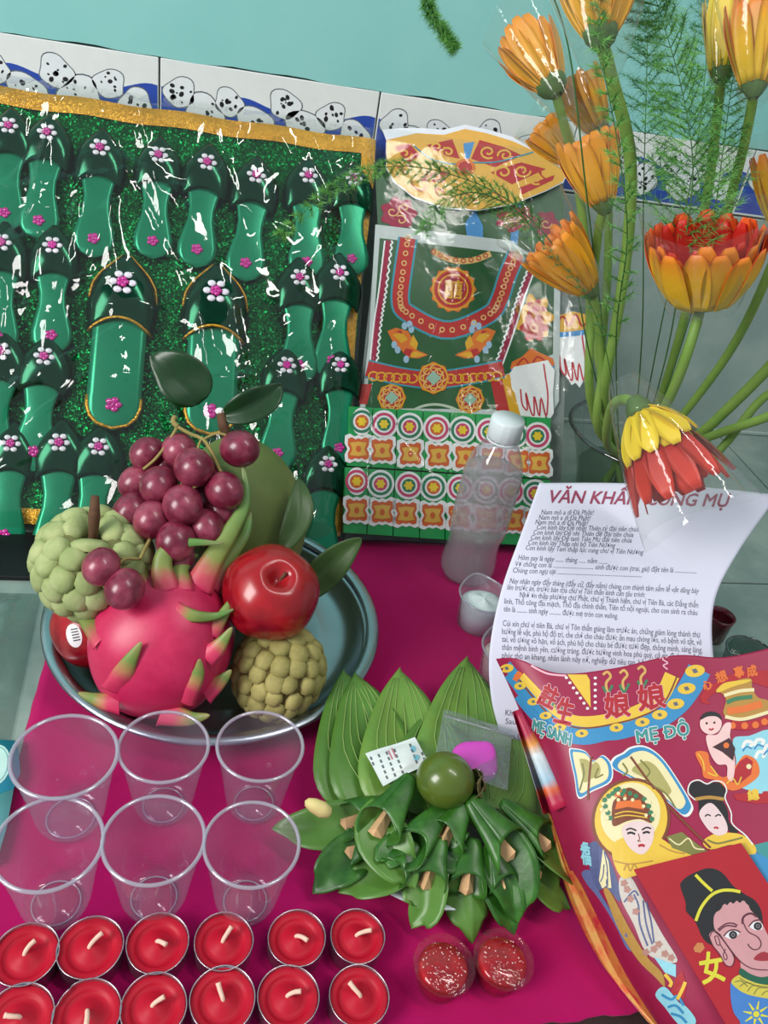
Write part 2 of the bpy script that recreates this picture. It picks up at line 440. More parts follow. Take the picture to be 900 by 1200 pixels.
# ------------------------------------------------------------------ cloth and flat things on the floor
m_cloth = pm('magenta_felt', (174, 6, 90), rough=.95, var=.06, vs=25, bump=.5, bs=1500, sheen=.15, spec=.1)
ZC = .3
def clothf(u, v):
    x = -12.9+55.5*u; y = 21.0+51*v
    e = .05*sin(y*.5)+.03*sin(y*2.3)
    if u == 0: x += e-.35*(1-v)
    if v == 0: y += .0*x+.1*sin(x*1.7)+.06*sin(x*5.1)+.03*(x-15)
    return V((x, y, ZC-.04+.04*sin(x*.35+1)*sin(y*.28)))
tag(obj('felt_cloth', thick(sheet(clothf, 90, 80), .22), m_cloth), 'bright magenta felt cloth spread on the floor under the offerings', 'cloth')
m_brown = pm('dark_brown_sheet', (44, 24, 22), rough=.8, var=.3, vs=40, bump=.4, bs=300)
tag(obj('dark_floor_sheet', box((8, -22, 0.0), (75, 23.5, .03), .0), m_brown, smooth=False), 'thin dark brown sheet on the floor under the front edge of the cloth', 'mat')  # thin dark brown sheet on the floor, running forward from under the cloth
m_black = pm('black_card', (16, 17, 18), rough=.25, var=.2, vs=30, bump=.1, bs=60)
bx = thing('flat_box', 'flat black box in clear wrap on the floor below the green slipper pack', 'box', (-33, 68, 0))
obj('lid', box((-56, 63.9, .0), (-14.3, 71.0, .55), .08), m_black, bx, smooth=False)

# ================================================================== green pack of paper slippers leaning on the wall
GB, GT = V((0, 71.8, .9)), V((0, 103.0, 35.9))
gv = (GT-GB).normalized(); gu = V((1, 0, 0)); gn = gu.cross(gv).normalized()
if gn.y > 0: gn = -gn
GP = Plane(GB+gn*.0, gn); GP2 = Plane(GB+gn*.9, gn)
m_holo = foil('green_glitter_foil', (8, 104, 50), .28, 700, .8, (6, 60, 28))
m_sole = pm('green_satin_foil', (10, 130, 94), rough=.3, metal=.5, var=.12, vs=40, bump=.1, bs=60)
m_upper = pm('dark_green_foil', (5, 66, 44), rough=.16, metal=.75, var=.3, vs=50, bump=.2, bs=40)
m_gold = foil('gold_glitter', (214, 164, 60), .4, 1500, .6, (190, 130, 40), .8)
m_pearl = pm('pearl_sequin', (226, 220, 232), rough=.15, var=.1, vs=300, coat=.5)
m_mag = pm('magenta_sequin', (190, 30, 140), rough=.2, var=.2, vs=300, coat=.5)
m_cello = film('cellophane', (250, 253, 250), .008, .2, .05, bump=.07, bs=22, fres=1.28)
pk = thing('slipper_pack', 'wrapped panel of green foil paper slippers with a gold ribbon border', 'paper offering', GB+V((-12, 0, -.9)))
PL, PR_, PLEN = -48.0, 17.6, (GT-GB).length
def gp(u, v, d): return V((u-2.9*(1-v/PLEN), 0, 0))+GB+gv*v+gn*d
def gquad(u0, u1, v0, v1, d0, d1):
    vs = [gp(a, b, d) for d in (d0, d1) for a, b in ((u0, v0), (u1, v0), (u1, v1), (u0, v1))]
    return vs, [(3, 2, 1, 0), (4, 5, 6, 7), (0, 1, 5, 4), (1, 2, 6, 5), (2, 3, 7, 6), (3, 0, 4, 7)]
obj('backing_board', gquad(PL, PR_, 0, PLEN, -.35, 0), m_holo, pk, smooth=False)
def ribbon(u0, u1, v0, v1, horiz):
    n = 70
    def f(a, b):
        if horiz: return gp(u0+(u1-u0)*a, v0+(v1-v0)*b+.12*sin(a*40), .12+.10*sin(a*55)*sin(pi*b)+.12*sin(pi*b))
        return gp(u0+(u1-u0)*b+.25*sin(a*9), v0+(v1-v0)*a, .12+.10*sin(a*45)+.14*sin(pi*b))
    return sheet(f, n, 4)
obj('gold_ribbon', ribbon(PL, PR_, PLEN-1.9, PLEN+.1, True), m_gold, pk); obj('gold_ribbon', ribbon(PL, PR_-1.2, -.1, 1.5, True), m_gold, pk)
obj('gold_ribbon', ribbon(PR_-1.5, PR_+.1, -.1, PLEN, False), m_gold, pk); obj('gold_ribbon', ribbon(PL, PL+1.6, 0, PLEN, False), m_gold, pk)
_w = [(0, .05), (-.7, .75), (-1.5, 1.5), (-2.5, 2.05), (-3.6, 2.2), (-5, 2.0), (-6.2, 1.6), (-7.6, 1.32), (-9, 1.38), (-10.4, 1.75), (-11.8, 2.08), (-12.8, 2.0), (-13.6, 1.5), (-14.0, .8), (-14.15, .05)]
def wid(y):
    for (a, wa), (b, wb) in zip(_w, _w[1:]):
        if y <= a and y >= b: return wa+(wb-wa)*(a-y)/(a-b)
    return .05
X_, Y_, Z_ = V((1, 0, 0)), V((0, 1, 0)), V((0, 0, 1))
def sole_f(u, v):
    y = -14.15*v; s = 2*u-1
    return V((s*wid(y), y, .32+.10*(1-s*s)+.25*sin(pi*v)))
sole_me = mesh('slipper', *thick(sheet(sole_f, 8, 30), .22)[:2], m_sole)
def upper_f(u, v):
    s = 2*u-1; y = -6.5*v+1.1*v*(1-s*s)
    ww = wid(-5.4*v)*1.12+.28
    return V((s*ww, y+.1, .3+(1-s*s)**.55*(1.25*sin(pi*(.12+.62*v)))))
def big_f(u, v):
    y = -14.15*v; s = 2*u-1; w_ = max(wid(y), min(2.05, 2.05*min(1, (v*14.15)/3.2)**.6)) if v < .88 else wid(y)
    return V((s*w_, y, .32+.10*(1-s*s)+.25*sin(pi*v)))
big_me = mesh('slipper', *thick(sheet(big_f, 8, 30), .22)[:2], m_sole)
upper_me = mesh('toe_cap', *thick(sheet(upper_f, 14, 14), .06)[:2], m_upper)
def sequin(r, n, rp, z, yc, c=(0, 0)):
    gs = [ell((c[0]+r*cos(2*pi*k/n), yc+r*sin(2*pi*k/n), z), (rp, rp*.8, .13), 8, 5) for k in range(n)]
    return cat_(*gs)
fl_w = sequin(.72, 6, .36, 1.62, -2.5); fl_m = cat_(sequin(.26, 5, .26, 1.74, -2.5), ell((0, -2.5, 1.8), (.14, .14, .1), 6, 4))
flw_me = mesh('sequin_petals', fl_w[0], fl_w[1], m_pearl); flm_me = mesh('sequin_centre', fl_m[0], fl_m[1], m_mag)
hl = cat_(sequin(.38, 5, .32, .78, -12.2), ell((0, -12.2, .84), (.2, .2, .1), 6, 4)); hl_me = mesh('heel_sequin', hl[0], hl[1], m_mag)
gb_me = mesh('gold_braid', *tube([V((s*2.42, -6.35+1.1*(1-s*s), .35+(1-s*s)**.55*.92)) for s in [k/10-1 for k in range(21)]], .13, 6)[:2], m_gold)
ge_me = mesh('gold_braid', *tube([V((s*(wid(-t)*1.06+.26), -t+.15, .42)) for s, t in [(-1, 4.6-4.6*k/14) for k in range(15)]+[(1, 4.6*k/14) for k in range(15)]], .10, 6)[:2], m_gold)
gh_me = mesh('gold_braid', *tube([V((s*wid(-t), -t+.05, .55)) for s, t in [(-1, 11.6), (-1, 12.4), (-1, 13.2), (-1, 13.8), (0, 14.12), (1, 13.8), (1, 13.2), (1, 12.4), (1, 11.6)]], .16, 6)[:2], m_gold)
GR = Mx((gu, gv, gn)).transposed()
def slipper(px, py, sc=1.0, rz=0.0, lift=0.0, braid=False):
    c = GP2.hit(px, py)[0]
    o = c-gn*(.85-lift)+gv*2.5*sc-ORG[pk.name]
    R = GR @ Mx.Rotation(rz, 3, 'Z')
    s = link('slipper', big_me if braid else sole_me, pk, TM(o, R=R, sc=sc))
    link('toe_cap', upper_me, s); link('sequin_petals', flw_me, s); link('sequin_centre', flm_me, s); link('heel_sequin', hl_me, s)
    if braid:
        for b in (gb_me, ge_me, gh_me): link('gold_braid', b, s)
rs = random.Random(5)
for row, lift in (([(-150, 515), (-95, 516), (-40, 518), (15, 521), (71, 520), (119, 525), (385, 545)], .0), ([(-160, 408), (-105, 410), (-50, 412), (5, 415), (56, 421), (337, 431), (397, 430)], .3),
                  ([(-160, 282), (-105, 285), (-50, 288), (5, 290), (63, 293), (349, 330), (397, 325)], .6), ([(-160, 122), (-102, 132), (-45, 142), (12, 152), (58, 160), (119, 178), (187, 186), (245, 195), (302, 210), (360, 210), (413, 213)], .15)):
    for (x, y) in row: slipper(x, y, rs.uniform(.95, 1.03), rs.uniform(-.06, .06)-.02, lift)
slipper(147, 338, 1.33, -.03, .5, True); slipper(253, 348, 1.33, .0, .5, True)
rc = random.Random(11)
def creases(n, W, H):
    out = []
    for _ in range(n):
        x, y = rc.uniform(0, W), rc.uniform(0, H); a = rc.gauss(.9, .7); L = rc.uniform(5, 22)
        out.append((x, y, cos(a), sin(a), L, rc.uniform(.25, .9)*rc.choice((1, 1, -.6)), rc.uniform(.25, .8)))
    return out
def crumple(cr, x, y):
    h = 0
    for (cx, cy, dx, dy, L, a, w_) in cr:
        s = (x-cx)*dx+(y-cy)*dy; d = -(x-cx)*dy+(y-cy)*dx
        if abs(d) < 3*w_ and abs(s) < L: h += a*math.exp(-abs(d)/w_)*(1-(s/L)**2)
    return h
CR = creases(130, 68, 50)
def cello(u, v):
    x = PL-1.2+(PR_-PL+1.5)*u; y = -1.0+(PLEN+2.4)*v
    e = min(1, min(u, 1-u)*22)*min(1, min(v, 1-v)*22)
    return gp(x, y, .35+1.9*e+.75*crumple(CR, x-PL, y)*e+.10*sin(x*1.3+y*.7)*e)
obj('cellophane_wrap', sheet(cello, 170, 130), m_cello, pk)

# ================================================================== paper costume set in a clear bag
CB, CT = V((0, 72.2, .5)), V((0, 103.4, 37.6))
cv = (CT-CB).normalized(); cn = gu.cross(cv).normalized()
if cn.y > 0: cn = -cn
cp = thing('costume_pack', 'clear bag with a printed green paper robe, gold paper hat and paper hands', 'paper offering', (28, 72.2, .2))
def CPl(d): return Plane(CB+cn*d, cn)
C0, C1, C2, C3 = CPl(.05), CPl(.25), CPl(.4), CPl(.55)
m_rgreen = pm('print_robe_green', (14, 78, 36), rough=.4, var=.15, vs=30); m_red = pr('red', (176, 32, 34)); m_crim = pr('crimson', (150, 14, 60)); m_cyan = pr('cyan_line', (48, 140, 160))
m_ygold = pr('gold_yellow', (214, 158, 26), .4); m_orange = pr('orange', (214, 108, 30)); m_beige = pr('beige', (220, 176, 110)); m_paper = pm('white_paper', (224, 228, 236), rough=.7, var=.04, vs=40)
m_skyb = pr('sky_blue', (70, 140, 200)); m_lgreen = pm('green_box_paper', (26, 150, 76), rough=.35, var=.1, vs=30); m_gborder = pr('grey_border', (188, 196, 196)); m_dgreen = pr('deep_green', (14, 70, 40))
m_board = pm('grey_card', (120, 130, 128), rough=.6, var=.1)
def pc(name, polys, mat, par, d, th=.0):
    grp = [[p] for p in polys] if len(polys) <= 8 else [polys]
    for q in grp:
        g = decal(CPl(d), q, 0)
        o = obj(name, thick(g, th) if th else g, mat, par, smooth=False, kind='stuff' if len(q) > 1 else None)
    return o
def ps(name, lines, wd, mat, par, d):
    grp = [[p] for p in lines] if len(lines) <= 8 else [lines]
    for q in grp: obj(name, stroke(CPl(d), q, wd, 0), mat, par, smooth=False, kind='stuff' if len(q) > 1 else None)
pc('backing_card', [[(446, 232), (640, 240), (668, 300), (655, 636), (404, 632)]], m_board, cp, .0, .15)
# collar layer with red scrolls
cl = pc('collar_paper', [[(440, 205), (660, 215), (662, 300), (600, 290), (443, 272)]], m_rgreen, cp, .12, .05)
pc('blue_stripe', [[(545, 262), (556, 245), (566, 265), (566, 284), (548, 282)], [(600, 240), (612, 236), (606, 290), (598, 290)]], m_skyb, cl, .15)
pc('red_cloud', [scal(467, 250, 20, 7, .12, ry=18), scal(604, 256, 22, 7, .12, ry=15), scal(640, 262, 14, 6, .12)], m_crim, cl, .17)
ps('cloud_line', [[(x+7*cos(t*.5+p)*(1-t/16), y+6*sin(t*.5+p)*(1-t/16)) for t in range(13)] for x, y, p in ((460, 248, 0), (474, 244, 2), (470, 258, 4), (598, 254, 1), (612, 260, 3), (640, 262, 0))], 1.4, m_beige, cl, .19)
# gold hat
ht = pc('paper_hat', [[(448, 152), (470, 150), (495, 150), (520, 152), (545, 146), (572, 152), (600, 160), (640, 178), (666, 202), (660, 214), (640, 224), (600, 240), (560, 247), (520, 244), (485, 232), (462, 214), (452, 196), (455, 170)]], m_paper, cp, .95, .05)
pc('gold_front', [[(453, 164), (488, 156), (520, 158), (545, 151), (570, 156), (600, 165), (638, 182), (665, 203), (659, 213), (640, 223), (600, 239), (560, 246), (521, 243), (486, 231), (463, 213), (453, 196)]], m_ygold, ht, .98)
pc('red_field', [[(500, 170), (530, 163), (539, 186), (520, 182)], [(552, 186), (562, 164), (590, 172), (612, 182), (580, 196)], [(462, 172), (480, 168), (492, 182), (478, 192)], [(608, 220), (650, 205), (648, 211), (612, 228)],
     [(575, 202), (610, 190), (640, 198), (600, 216)], [(500, 200), (528, 200), (520, 214), (490, 212)]], m_red, ht, 1.0)
pc('blue_gap', [[(543, 168), (556, 166), (550, 186), (545, 186)]], m_skyb, ht, 1.01)
ps('filigree', [[(x+r*cos(t*.55+p)*(1-t/18), y+r*.8*sin(t*.55+p)*(1-t/18)) for t in range(15)] for x, y, r, p in ((512, 172, 9, 0), (525, 178, 8, 2), (572, 178, 10, 1), (592, 182, 9, 3), (474, 180, 9, 0), (590, 202, 11, 2), (612, 200, 10, 0), (628, 210, 8, 1), (510, 206, 9, 2), (535, 216, 9, 1), (560, 222, 9, 0), (586, 222, 8, 4))], 2.2, m_ygold, ht, 1.02)
ps('red_scroll', [[(x+r*cos(t*.5+p), y+r*.6*sin(t*.7+p)) for t in range(9)] for x, y, r, p in ((490, 218, 9, 0), (520, 226, 10, 1), (550, 232, 10, 2), (580, 230, 9, 3), (470, 200, 7, 4), (640, 206, 8, 0), (480, 190, 8, 1))], 1.6, m_red, ht, 1.02)
ps('blue_line', [[(484, 170), (505, 186), (530, 192), (548, 190)], [(548, 190), (580, 190), (612, 182), (625, 178)]], 1.6, m_cyan, ht, 1.03)
pc('gold_boss', [circ(545, 196, 12, 10)], m_orange, ht, 1.04); pc('red_boss', [circ(545, 196, 8, 7)], m_red, ht, 1.06)
# robe
rb = pc('paper_robe', [[(440, 263), (598, 282), (622, 298), (657, 296), (655, 470), (640, 496), (418, 486), (424, 470), (432, 400)]], m_gborder, cp, .45, .06)
pc('green_field', [[(445, 279), (600, 297), (650, 300), (648, 415), (590, 440), (592, 480), (428, 478), (437, 395)]], m_rgreen, rb, .47)
U = [(478, 279), (472, 320), (469, 352), (478, 367), (524, 387), (572, 369), (585, 352), (595, 322), (606, 297)]
ps('cyan_edge', [U], 23, m_cyan, rb, .485); ps('red_band', [U], 18, m_red, rb, .50)
ring = spline([(p[0], p[1], 0) for p in U], 34)
def rings(pts, r, w_): return [circ(p[0], p[1], r, None, 10)+[(p[0]+r, p[1])]+[(p[0]+(r-w_)*cos(-2*pi*i/10), p[1]+(r-w_)*sin(-2*pi*i/10)) for i in range(11)] for p in pts]
ps('gold_chain', [circ(p[0], p[1], 2.6, None, 9)+[(p[0]+2.6, p[1])] for p in ring], 1.3, m_beige, rb, .515)
side = [[(455, 282), (448, 340), (442, 380), (437, 430)], [(627, 306), (612, 345), (598, 390), (583, 432)]]
ps('crimson_edge', side, 6, m_crim, rb, .50)
def wavy(ln, off, amp, n=44):
    P = spline([(p[0], p[1], 0) for p in ln], n); return [(p[0]+off+(amp if i % 2 else -amp), p[1]) for i, p in enumerate(P)]
ps('white_scallop', [wavy(side[0], 4.4, 1.1), wavy(side[0], -4, .1), wavy(side[1], -4.4, 1.1), wavy(side[1], 4, .1)], 1.8, m_pwhite, rb, .51)
ps('necklace', [[(507, 294), (522, 302), (540, 306), (558, 304), (575, 297)]], 7, m_beige, rb, .50)
ps('necklace_ring', [circ(x, y, 2.4, None, 9)+[(x+2.4, y)] for x, y in ((508, 295), (516, 299), (525, 302), (534, 304.5), (543, 305.5), (552, 304.5), (561, 302.5), (569, 299.5))], 1.2, m_red, rb, .515)
def medal(x, y, r, par, d, diamond=False):
    pc('medallion', [scal(x, y, r, 14 if not diamond else 8, .06, 56)], m_orange, par, d)
    pc('medallion_red', [circ(x, y, r*.84, n=24)], m_red if not diamond else m_red, par, d+.015)
    ps('medallion_line', [circ(x, y, r*.66, n=20)+[(x+r*.66, y)], circ(x, y, r*.92, n=20)+[(x+r*.92, y)]], 1.6, m_ygold, par, d+.03)
    if diamond:
        ps('medallion_scroll', [[(x+r*.62*cos(a)+r*.2*cos(t), y+r*.62*sin(a)+r*.2*sin(t)) for t in range(6)] for a in [k*pi/4 for k in range(8)]], 1.3, m_beige, par, d+.04)
        pc('jade_diamond', [[(x-r*.5, y), (x, y-r*.48), (x+r*.5, y), (x, y+r*.48)]], pr('jade', (140, 176, 156)), par, d+.05)
medal(531, 339, 26, rb, .50)
pc('gold_disc', [circ(531, 339, 13, n=20)], m_crim, rb, .55)
obj('double_happiness', lettering(CPl(.565), [('囍', (520.5, 347.5), (541.5, 348.5), 17, 0, .02)], 0), m_ygold, rb, smooth=False)
for sx, cx in ((1, 478), (-1, 557)):
    def q(pts): return [(cx+sx*p[0], 402+p[1]) for p in pts]
    bd = pc('phoenix_print', [q([(-24, -14), (-14, -18), (0, -14), (6, -4), (10, 8), (24, 14), (12, 18), (0, 17), (-8, 8), (-18, -2)])], m_orange, rb, .50)
    pc('phoenix_gold', [q([(-18, -10), (-6, -12), (0, -4), (-8, 0)]), q([(2, 2), (6, -10), (12, 0), (10, 8)]), q([(-2, 12), (10, 10), (20, 14), (6, 17)])], m_ygold, bd, .515)
    pc('phoenix_red', [q([(-2, 6), (6, 8), (2, 16), (-6, 12)]), q([(-14, -14), (-8, -15), (-6, -10)])], m_red, bd, .525)
    pc('phoenix_plume', [q(circ(px, py, 3.5, 4.5, 8)) for px, py in ((-4, -20), (2, -22), (4, -16), (-16, 2), (-12, 8), (-2, 19))], pr('pale_blue', (150, 180, 205)), bd, .51)
pc('flower_gold', [scal(626, 372, 20, 7, .2, ry=24)], m_ygold, rb, .50); pc('flower_red', [scal(626, 384, 15, 6, .16)], m_red, rb, .515); pc('flower_crown', [scal(628, 362, 10, 5, .25)], m_red, rb, .515); ps('flower_line', [circ(628, 362, 6)+[(634, 362)], circ(626, 384, 4)+[(630, 384)]], 1.5, m_beige, rb, .53)
bl = [(430, 432), (470, 441), (510, 445), (550, 440), (590, 432)]
ps('belt_blue', [bl], 22, m_cyan, rb, .53); ps('belt', [bl], 18, m_red, rb, .55)
ps('belt_gold', [[(x+6*cos(t*.8+k), 440+4*(1-((x-510)/80)**2)+5*sin(t*.8+k)) for t in range(8)] for k, x in enumerate(range(438, 590, 9)) if abs(x-508) > 16], 1.8, m_ygold, rb, .565)
medal(508, 443, 18, rb, .58, True); medal(459, 466, 16, rb, .5, True); medal(551, 468, 16, rb, .5, True)
pc('side_stripe', [[(575, 446), (588, 442), (598, 486), (583, 486)], [(424, 450), (436, 450), (430, 474), (421, 473)]], m_red, rb, .50); pc('yellow_stripe', [[(588, 442), (597, 438), (610, 487), (598, 486)]], m_ygold, rb, .505); pc('white_stripe', [[(597, 438), (606, 424), (622, 488), (610, 487)]], m_pwhite, rb, .51)
ps('pale_arc', [[(478, 484), (495, 476), (512, 474), (530, 478), (545, 486)]], 3, pr('pale', (180, 190, 170)), rb, .51)
pc('lotus_gold', [[(598, 432), (600, 424), (612, 418), (622, 408), (634, 414), (648, 420), (650, 428), (630, 434), (612, 437)]], m_orange, rb, .52); pc('lotus_blue', [[(598, 432), (612, 437), (630, 434), (650, 428), (648, 436), (612, 444), (600, 440)]], m_skyb, rb, .525); ps('lotus_line', [[(606, 428), (614, 420), (622, 428), (630, 418), (642, 426)]], 2, m_red, rb, .535)
# paper hands
m_redline = pr('red_line', (190, 40, 60))
def hand(dx, dy, s, d, cuff):
    q = lambda pts: [(622+dx+p[0]*s, 460+dy+p[1]*s) for p in pts]
    h = pc('paper_hand', [q([(-24, -22), (-20, -30), (20, -38), (28, -26), (26, 0), (27, 24), (22, 32), (18, 27), (13, 36), (8, 30), (3, 33), (-2, 24), (-8, 18), (-13, 8), (-22, -4)])], m_pwhite, cp, d, .05)
    ps('finger_line', [q([(-12, -4), (-10, 14), (-4, 20), (-6, 0), (0, 22), (4, 26), (4, 4), (10, 28), (12, 6), (18, 28), (20, 4), (17, -20), (15, -34)])], 1.8, m_redline, h, d+.02)
    if cuff:
        pc('gold_cuff', [q([(-22, -30), (-16, -52), (4, -58), (22, -54), (30, -34)])], m_ygold, h, d+.02); ps('cuff_red', [q([(-16, -40), (-8, -52), (0, -40), (8, -54), (16, -40), (24, -48)])], 2.5, m_red, h, d+.035); ps('cuff_blue', [q([(-23, -29), (0, -30), (31, -34)])], 6, m_skyb, h, d+.03)
hand(0, 0, 1, .75, False); hand(45, -40, .95, .35, True)
# the row of small green boxes with stickers
m_ring_m = pr('sticker_magenta', (196, 58, 104)); m_ring_g = pr('sticker_green', (34, 120, 86)); m_sy = pr('sticker_yellow', (232, 196, 40)); m_sorange = pr('sticker_orange', (206, 92, 40)); m_swhite = pr('sticker_white', (232, 230, 232), .35); m_sgreen2 = pr('sticker_leaf', (90, 150, 70))
def quadpx(x0, x1, row):
    t0, b0 = (lambda x: 477+(x-422)*.058, lambda x: 546+(x-415)*.065) if row == 0 else (lambda x: 548+(x-413)*.065, lambda x: 624+(x-403)*.07)
    return [(x0, t0(x0)), (x1, t0(x1)), (x1-2, b0(x1)), (x0-2, b0(x0))]
for row, D in ((0, 1.5), (1, 2.3)):
    cs = ([(424, 494), (450, 497), (480, 500), (512, 502), (542, 504), (573, 506), (603, 509), (630, 511)] if row == 0 else [(418, 564), (446, 567), (479, 569), (508, 571), (539, 572), (570, 574), (599, 576), (627, 578)])
    bs_ = ([(420, 526), (448, 528), (481, 532), (514, 534), (546, 536), (577, 538), (607, 541), (632, 543)] if row == 0 else [(418, 598), (448, 600), (476, 602), (507, 604), (538, 606), (570, 608), (601, 610), (628, 612)])
    xe = [408-row*4]+[(cs[k][0]+cs[k+1][0])/2 for k in range(7)]+[646]
    for k in range(8):
        b = pc('paper_box', [quadpx(xe[k]+.6, xe[k+1]-.6, row)], m_lgreen, cp, D+.05*(k % 2), .9)
        d = D+.13; x, y = cs[k]; a, c = (m_ring_m, m_ring_g) if (k+row) % 2 else (m_ring_g, m_ring_m)
        lx = 12 if k == 0 else 16.2
        pc('round_sticker', [circ(x, y, min(lx, 16.5), 16.5, 20)], m_swhite, b, d); pc('outer_ring', [circ(x, y, 13.5, n=20)], a, b, d+.03)
        pc('white_ring', [circ(x, y, 10.2, n=18)], m_swhite, b, d+.06); pc('inner_ring', [circ(x, y, 8, n=16)], c if k % 3 else m_sorange, b, d+.09); pc('yellow_flower', [scal(x, y, 5, 6, .2, 24)], m_sy, b, d+.12)
        x, y = bs_[k]
        bf = lambda s: [(x+s*p[0], y+s*p[1]) for p in [(-14, -14), (-9, -16), (-4, -13), (0, -14.5), (4, -13), (9, -16), (14, -14), (14.5, -6), (11.5, 0), (14.5, 6), (14, 13), (9, 15), (4, 12.5), (0, 14), (-4, 12.5), (-9, 15), (-14, 13), (-14.5, 6), (-11.5, 0), (-14.5, -6)]]
        pc('butterfly_sticker', [bf(1.12)], m_swhite, b, d); pc('butterfly_edge', [bf(.86)], m_sorange, b, d+.03)
        pc('butterfly_gold', [[(x+.66*q[0]*15, y+.6*q[1]*15) for q in [(-1, -.8), (0, -.95), (1, -.8), (.72, 0), (1, .8), (0, .95), (-1, .8), (-.72, 0)]]], pr('butterfly_ochre', (222, 170, 70)), b, d+.06); pc('butterfly_heart', [circ(x, y, 3, 4, 8)], m_sorange, b, d+.09)
CR2 = creases(26, 30, 52)
CL2 = (CT-CB).length
def cbag(u, v):
    x = 15.4+28.5*u+(1.5*v)-4*max(0,v-.75)*u*4; y = -.3+(CL2+.8)*v
    e = min(1, min(u, 1-u)*18)*min(1, min(v, 1-v)*18)
    return V((x, 0, 0))+CB+cv*y+cn*(.2+(2.9-1.3*v)*e+.5*crumple(CR2, 32*u, y)*e)
obj('clear_bag', sheet(cbag, 90, 120), film('clear_bag_film', (250, 252, 251), .006, .08, .08, bump=.10, bs=25, fres=1.22), cp)

# ================================================================== tray and fruit
m_alu = pm('aluminium', (170, 178, 186), rough=.28, metal=1.0, var=.08, vs=30, bump=.05, bs=120)
TC = V((1.5, 57.0, ZC))
tyr = thing('round_tray', 'round aluminium tray holding the fruit', 'tray', TC)
obj('dish', lathe([(0.01, .18), (9.5, .18), (9.8, .26), (10.1, .2), (11.6, .25), (12.6, .6), (13.6, 1.6), (14.2, 2.3), (14.25, 2.2), (13.75, 1.5), (12.7, .45), (11.7, .03), (0.01, 0)], 96, TC), m_alu, tyr)
obj('rim', lathe([(14.75+.62*cos(a)-.25, 2.35+.3*sin(a)) for a in [2*pi*k/10 for k in range(10)]], 96, TC, cl=True), m_alu, tyr)

# dragon fruit
m_drag = pm('dragonfruit_skin', (206, 44, 92), rough=.4, var=.12, vs=45, bump=.1, bs=120, col2=(186, 30, 78), sss=.05)
m_bract = pm('dragonfruit_scale', None, rough=.45, var=.12, vs=60, ramp=[(.0, (206, 46, 92)), (.12, (196, 80, 90)), (.28, (128, 140, 70)), (.8, (92, 138, 66)), (1, (126, 128, 84))])
m_bract_s = pm('dragonfruit_small_scale', None, rough=.45, var=.12, vs=60, ramp=[(.0, (206, 46, 92)), (.3, (208, 60, 96)), (.5, (176, 130, 84)), (.68, (112, 140, 66)), (1, (150, 140, 84))])
DC = onz(190, 752, 6.4)
DR = frame((.28, .30, .9))
dg = thing('dragon_fruit', 'pink dragon fruit with long green scales at the front of the tray', 'fruit', DC-V((0, 0, 6.1)))
def ddf(p):
    k = p.z/6.4; q = 1-.10*max(0, k)**2-.05*max(0, -k); a = math.atan2(p.y, p.x)
    return V((p.x*q*(1+.025*cos(4*a+1+k*2)), p.y*q*(1+.025*cos(4*a+1+k*2)), p.z))
dgeo = ell(DC, (5.85, 5.85, 6.4), 40, 26, DR, ddf); obj('body', dgeo, m_drag, dg)
DS = Surf(dgeo, 0)
def bract(px, d0, wid_, small=False, lift=.5, curl=0.0, tipd=None):
    """scale that grows out of the skin: px = pixels from root to tip; the root lies on the skin, the rest bends off it"""
    P = []
    n = len(px)
    h = DS.hit(*px[0]); base = h[0] if h else atd(px[0][0], px[0][1], d0)
    dep = (base-CAM).dot(FWD)
    for k, (x, y) in enumerate(px):
        t = k/(n-1); h = DS.hit(x, y)
        dd = dep+((tipd if tipd is not None else dep)-dep)*t
        if h: dd = min(dd, (h[0]-CAM).dot(FWD)-.15-lift*t)
        P.append(atd(x, y, dd if k else dep+.1))
    P = spline(P, 22)
    def f(u, v):
        k = min(int(v*21), 20); q = v*21-k; c = P[k].lerp(P[k+1], q); t = (P[k+1]-P[k]).normalized()
        view = (c-CAM).normalized(); sd = t.cross(view).normalized(); nn = sd.cross(t)
        ww = wid_*((1-v)**.75)*(1.15-.15*min(1, v*4))
        s = 2*u-1
        return c+sd*ww*s+nn*(.35*ww*(s*s))*(1 if nn.dot(view) > 0 else -1)
    g = thick(sheet(f, 6, 21), .07); obj('scale', g, m_bract_s if small else m_bract, dg)
bract([(232, 690), (250, 655), (272, 620), (288, 585), (284, 540)], 66, 1.05, tipd=67)
bract([(246, 688), (268, 655), (288, 625), (294, 600)], 67, .8, tipd=68)
bract([(196, 694), (190, 665), (197, 645), (220, 636), (262, 637)], 66, .95, tipd=64)
bract([(212, 692), (212, 668), (222, 655), (232, 650)], 67, .9, tipd=66)
bract([(166, 690), (162, 668), (168, 648), (172, 628)], 67, 1.1, tipd=66)
bract([(120, 750), (103, 728), (90, 705), (84, 690)], 67, .8, tipd=66)
bract([(205, 715), (228, 722), (252, 722), (274, 714)], 65, .6, tipd=63.5)
bract([(248, 745), (262, 720), (276, 698), (281, 674)], 66, .55, tipd=65)
bract([(138, 812), (142, 795), (152, 775), (166, 752)], 64, 1.15, True, .35)
bract([(212, 822), (222, 808), (232, 790), (234, 772)], 64, 1.0, True, .35)
bract([(238, 812), (250, 805), (262, 795), (271, 785)], 66, .9, True, .3)
bract([(140, 822), (125, 822), (108, 818), (92, 812)], 66, .9, True, .3)
bract([(190, 832), (205, 838), (225, 842), (246, 838)], 66, 1.1, True, .3)
bract([(240, 770), (252, 762), (262, 750), (272, 735)], 66, .9, True, .3)

